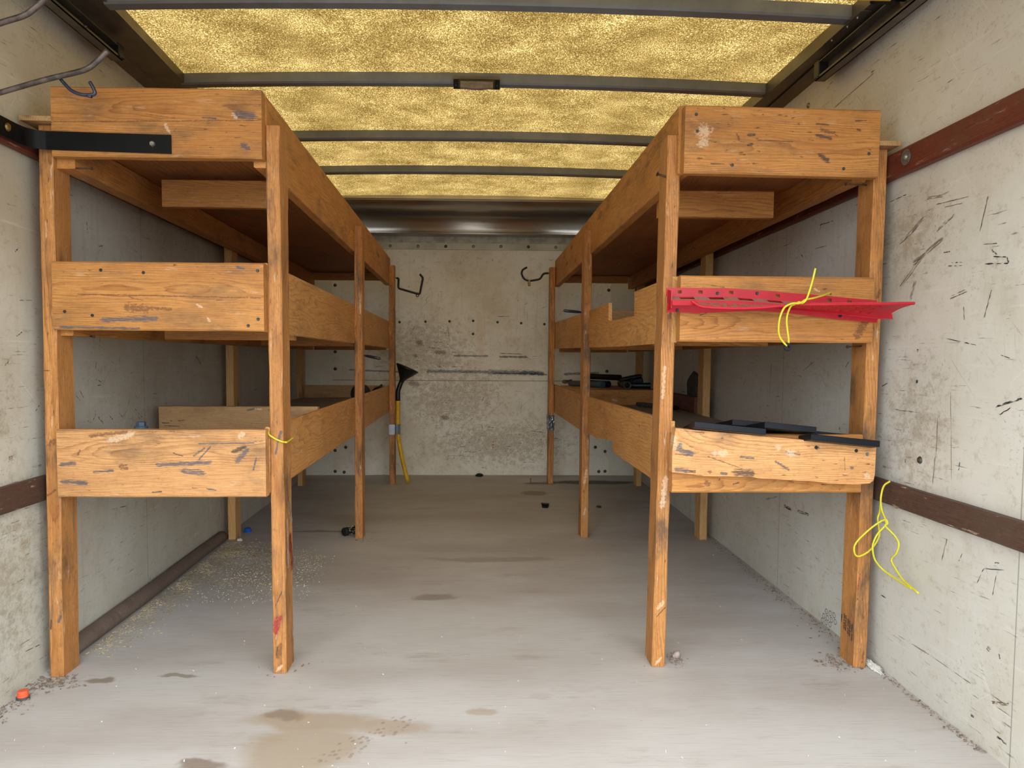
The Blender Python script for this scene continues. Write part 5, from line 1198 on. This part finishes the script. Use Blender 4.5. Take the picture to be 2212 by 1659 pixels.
def crumple(name, p, s, mat, label, cat, seed):
    bm = bmesh.new(); bmesh.ops.create_icosphere(bm, subdivisions=4, radius=1)
    for v in bm.verts:
        n = 0.75+0.55*abs(mnoise.noise(v.co*2.1+V((seed, 2, 0))))+0.35*mnoise.noise(v.co*5+V((seed, 0, 3)))
        v.co = V((p[0]+v.co.x*n*s[0], p[1]+v.co.y*n*s[1], max(0.0008, p[2]+v.co.z*n*s[2])))
    o = from_bm(name, bm, mat); return tag(recentre(o), label, cat)
crumple('paper_scrap', (1.184, 2.135, 0.006), (0.012, 0.055, 0.012), PAPER, 'crumpled white paper scrap at the foot of the outer right post', 'paper', 2)
for zc, lb in ((0.722, 'white two-hole mending plate on the wall, upper one'), (0.612, 'white two-hole mending plate on the wall just above the low slat')):
    pl = empty('mending_plate', (XL(1.945), 1.945, zc), lb, 'plate', 'white mending plates')
    bm = bmesh.new(); bm_box(bm, (XL(1.945)+0.0008, 1.932, zc-0.010), (XL(1.945)+0.003, 1.962, zc+0.010), 0.0006); from_bm('plate', bm, WHITE_PL, pl)
    for dy in (0.008, 0.022): lathe('hole', [(0.003, 0.0007), (0, 0.0006), (0, 0.0002), (0.003, 0.0002)], (XL(1.945)+0.0031, 1.932+dy, zc+0.002), BLACK_PL, pl, (1, 0, 0), 10)

# loose litter nobody could count
def flakes(name, n, place, size, mat, label, seed, cat):
    rg = random.Random(seed); bm = bmesh.new()
    for _ in range(n):
        x, y = place(rg)
        s = size[0]+(size[1]-size[0])*rg.random()**2; a = rg.random()*PI
        w = s*(0.25+0.4*rg.random()); h = 0.0006+0.0016*rg.random()
        u, v = V((math.cos(a), math.sin(a), 0)), V((-math.sin(a), math.cos(a), 0))
        tl = (rg.random()-0.5)*0.003
        b = V((x, y, 0.0004+abs(tl)))
        lo = [bm.verts.new(b+u*s*i+v*w*j+V((0, 0, tl*i))) for i, j in ((-1, -0.6), (0.8, -1), (1, 0.7), (-0.7, 1))]
        hi = [bm.verts.new(q.co+V((0, 0, h))) for q in lo]
        bm.faces.new(lo[::-1]); bm.faces.new(hi)
        for k in range(4): bm.faces.new((lo[k], lo[(k+1) % 4], hi[(k+1) % 4], hi[k]))
    o = from_bm(name, bm, mat)
    if isinstance(mat, list):
        for i, p in enumerate(o.data.polygons): p.material_index = 1 if ((i//6)*7919) % 10 < 5 else 0
    return tag(o, label, cat, kind='stuff')
def pl_chips(r):
    if r.random() < 0.62:
        y = 2.25+1.42*r.random()**0.75; return XL(y)+0.05+abs(r.gauss(0, 0.045+0.05*(y-2.2)/1.4)), y
    if r.random() < 0.45: return -1.16+0.42*r.random()**1.5, 3.45+r.gauss(0, 0.045)
    return -1.02+0.36*r.random(), 2.95+0.5*r.random()
flakes('wood_shavings', 2600, pl_chips, (0.0022, 0.0065), CHIP, 'pale wood shavings strewn under the left shelf', 1, 'shavings')
def pl_white(r):
    return (-1.05+0.40*r.random()+0.05*r.random(), 2.75+0.65*r.random()) if r.random() < 0.8 else (r.uniform(-1.15, 1.15), 1.6+2.6*r.random()**1.3)
flakes('white_specks', 750, pl_white, (0.0008, 0.0026), SPECK, 'tiny white specks scattered over the floor', 2, 'specks')
def pl_dirt(r):
    k = r.random()
    if k < 0.40: y = 2.2+1.7*r.random(); return XR(y)-0.01-abs(r.gauss(0, 0.025)), y
    if k < 0.55: y = 1.75+0.40*r.random(); return XL(y)+0.008+abs(r.gauss(0, 0.03)), y
    if k < 0.68: return -1.15+r.gauss(0, 0.035), 2.075+r.gauss(0, 0.03)
    if k < 0.78: return 1.10+r.gauss(0, 0.03), 2.17+r.gauss(0, 0.03)
    if k < 0.90: y = 1.65+0.6*r.random(); return XR(y)-0.006-abs(r.gauss(0, 0.01)), y
    return r.choice((-0.55, 0.57, -0.57, 1.16, -1.2))+r.gauss(0, 0.04), r.choice((2.16, 3.75, 3.8, 5.4))+r.gauss(0, 0.05)
flakes('dry_litter', 1600, pl_dirt, (0.0015, 0.0062), [DIRT, GRAVEL], 'dry brown litter along the wall foot and post feet', 3, 'litter')
def pl_grav(r): return 0.596+abs(r.gauss(0, 0.018)), 2.20+r.gauss(0, 0.022)
flakes('gravel', 150, pl_grav, (0.0018, 0.005), GRAVEL, 'small heap of pale gravel beside the right front post', 6, 'gravel')
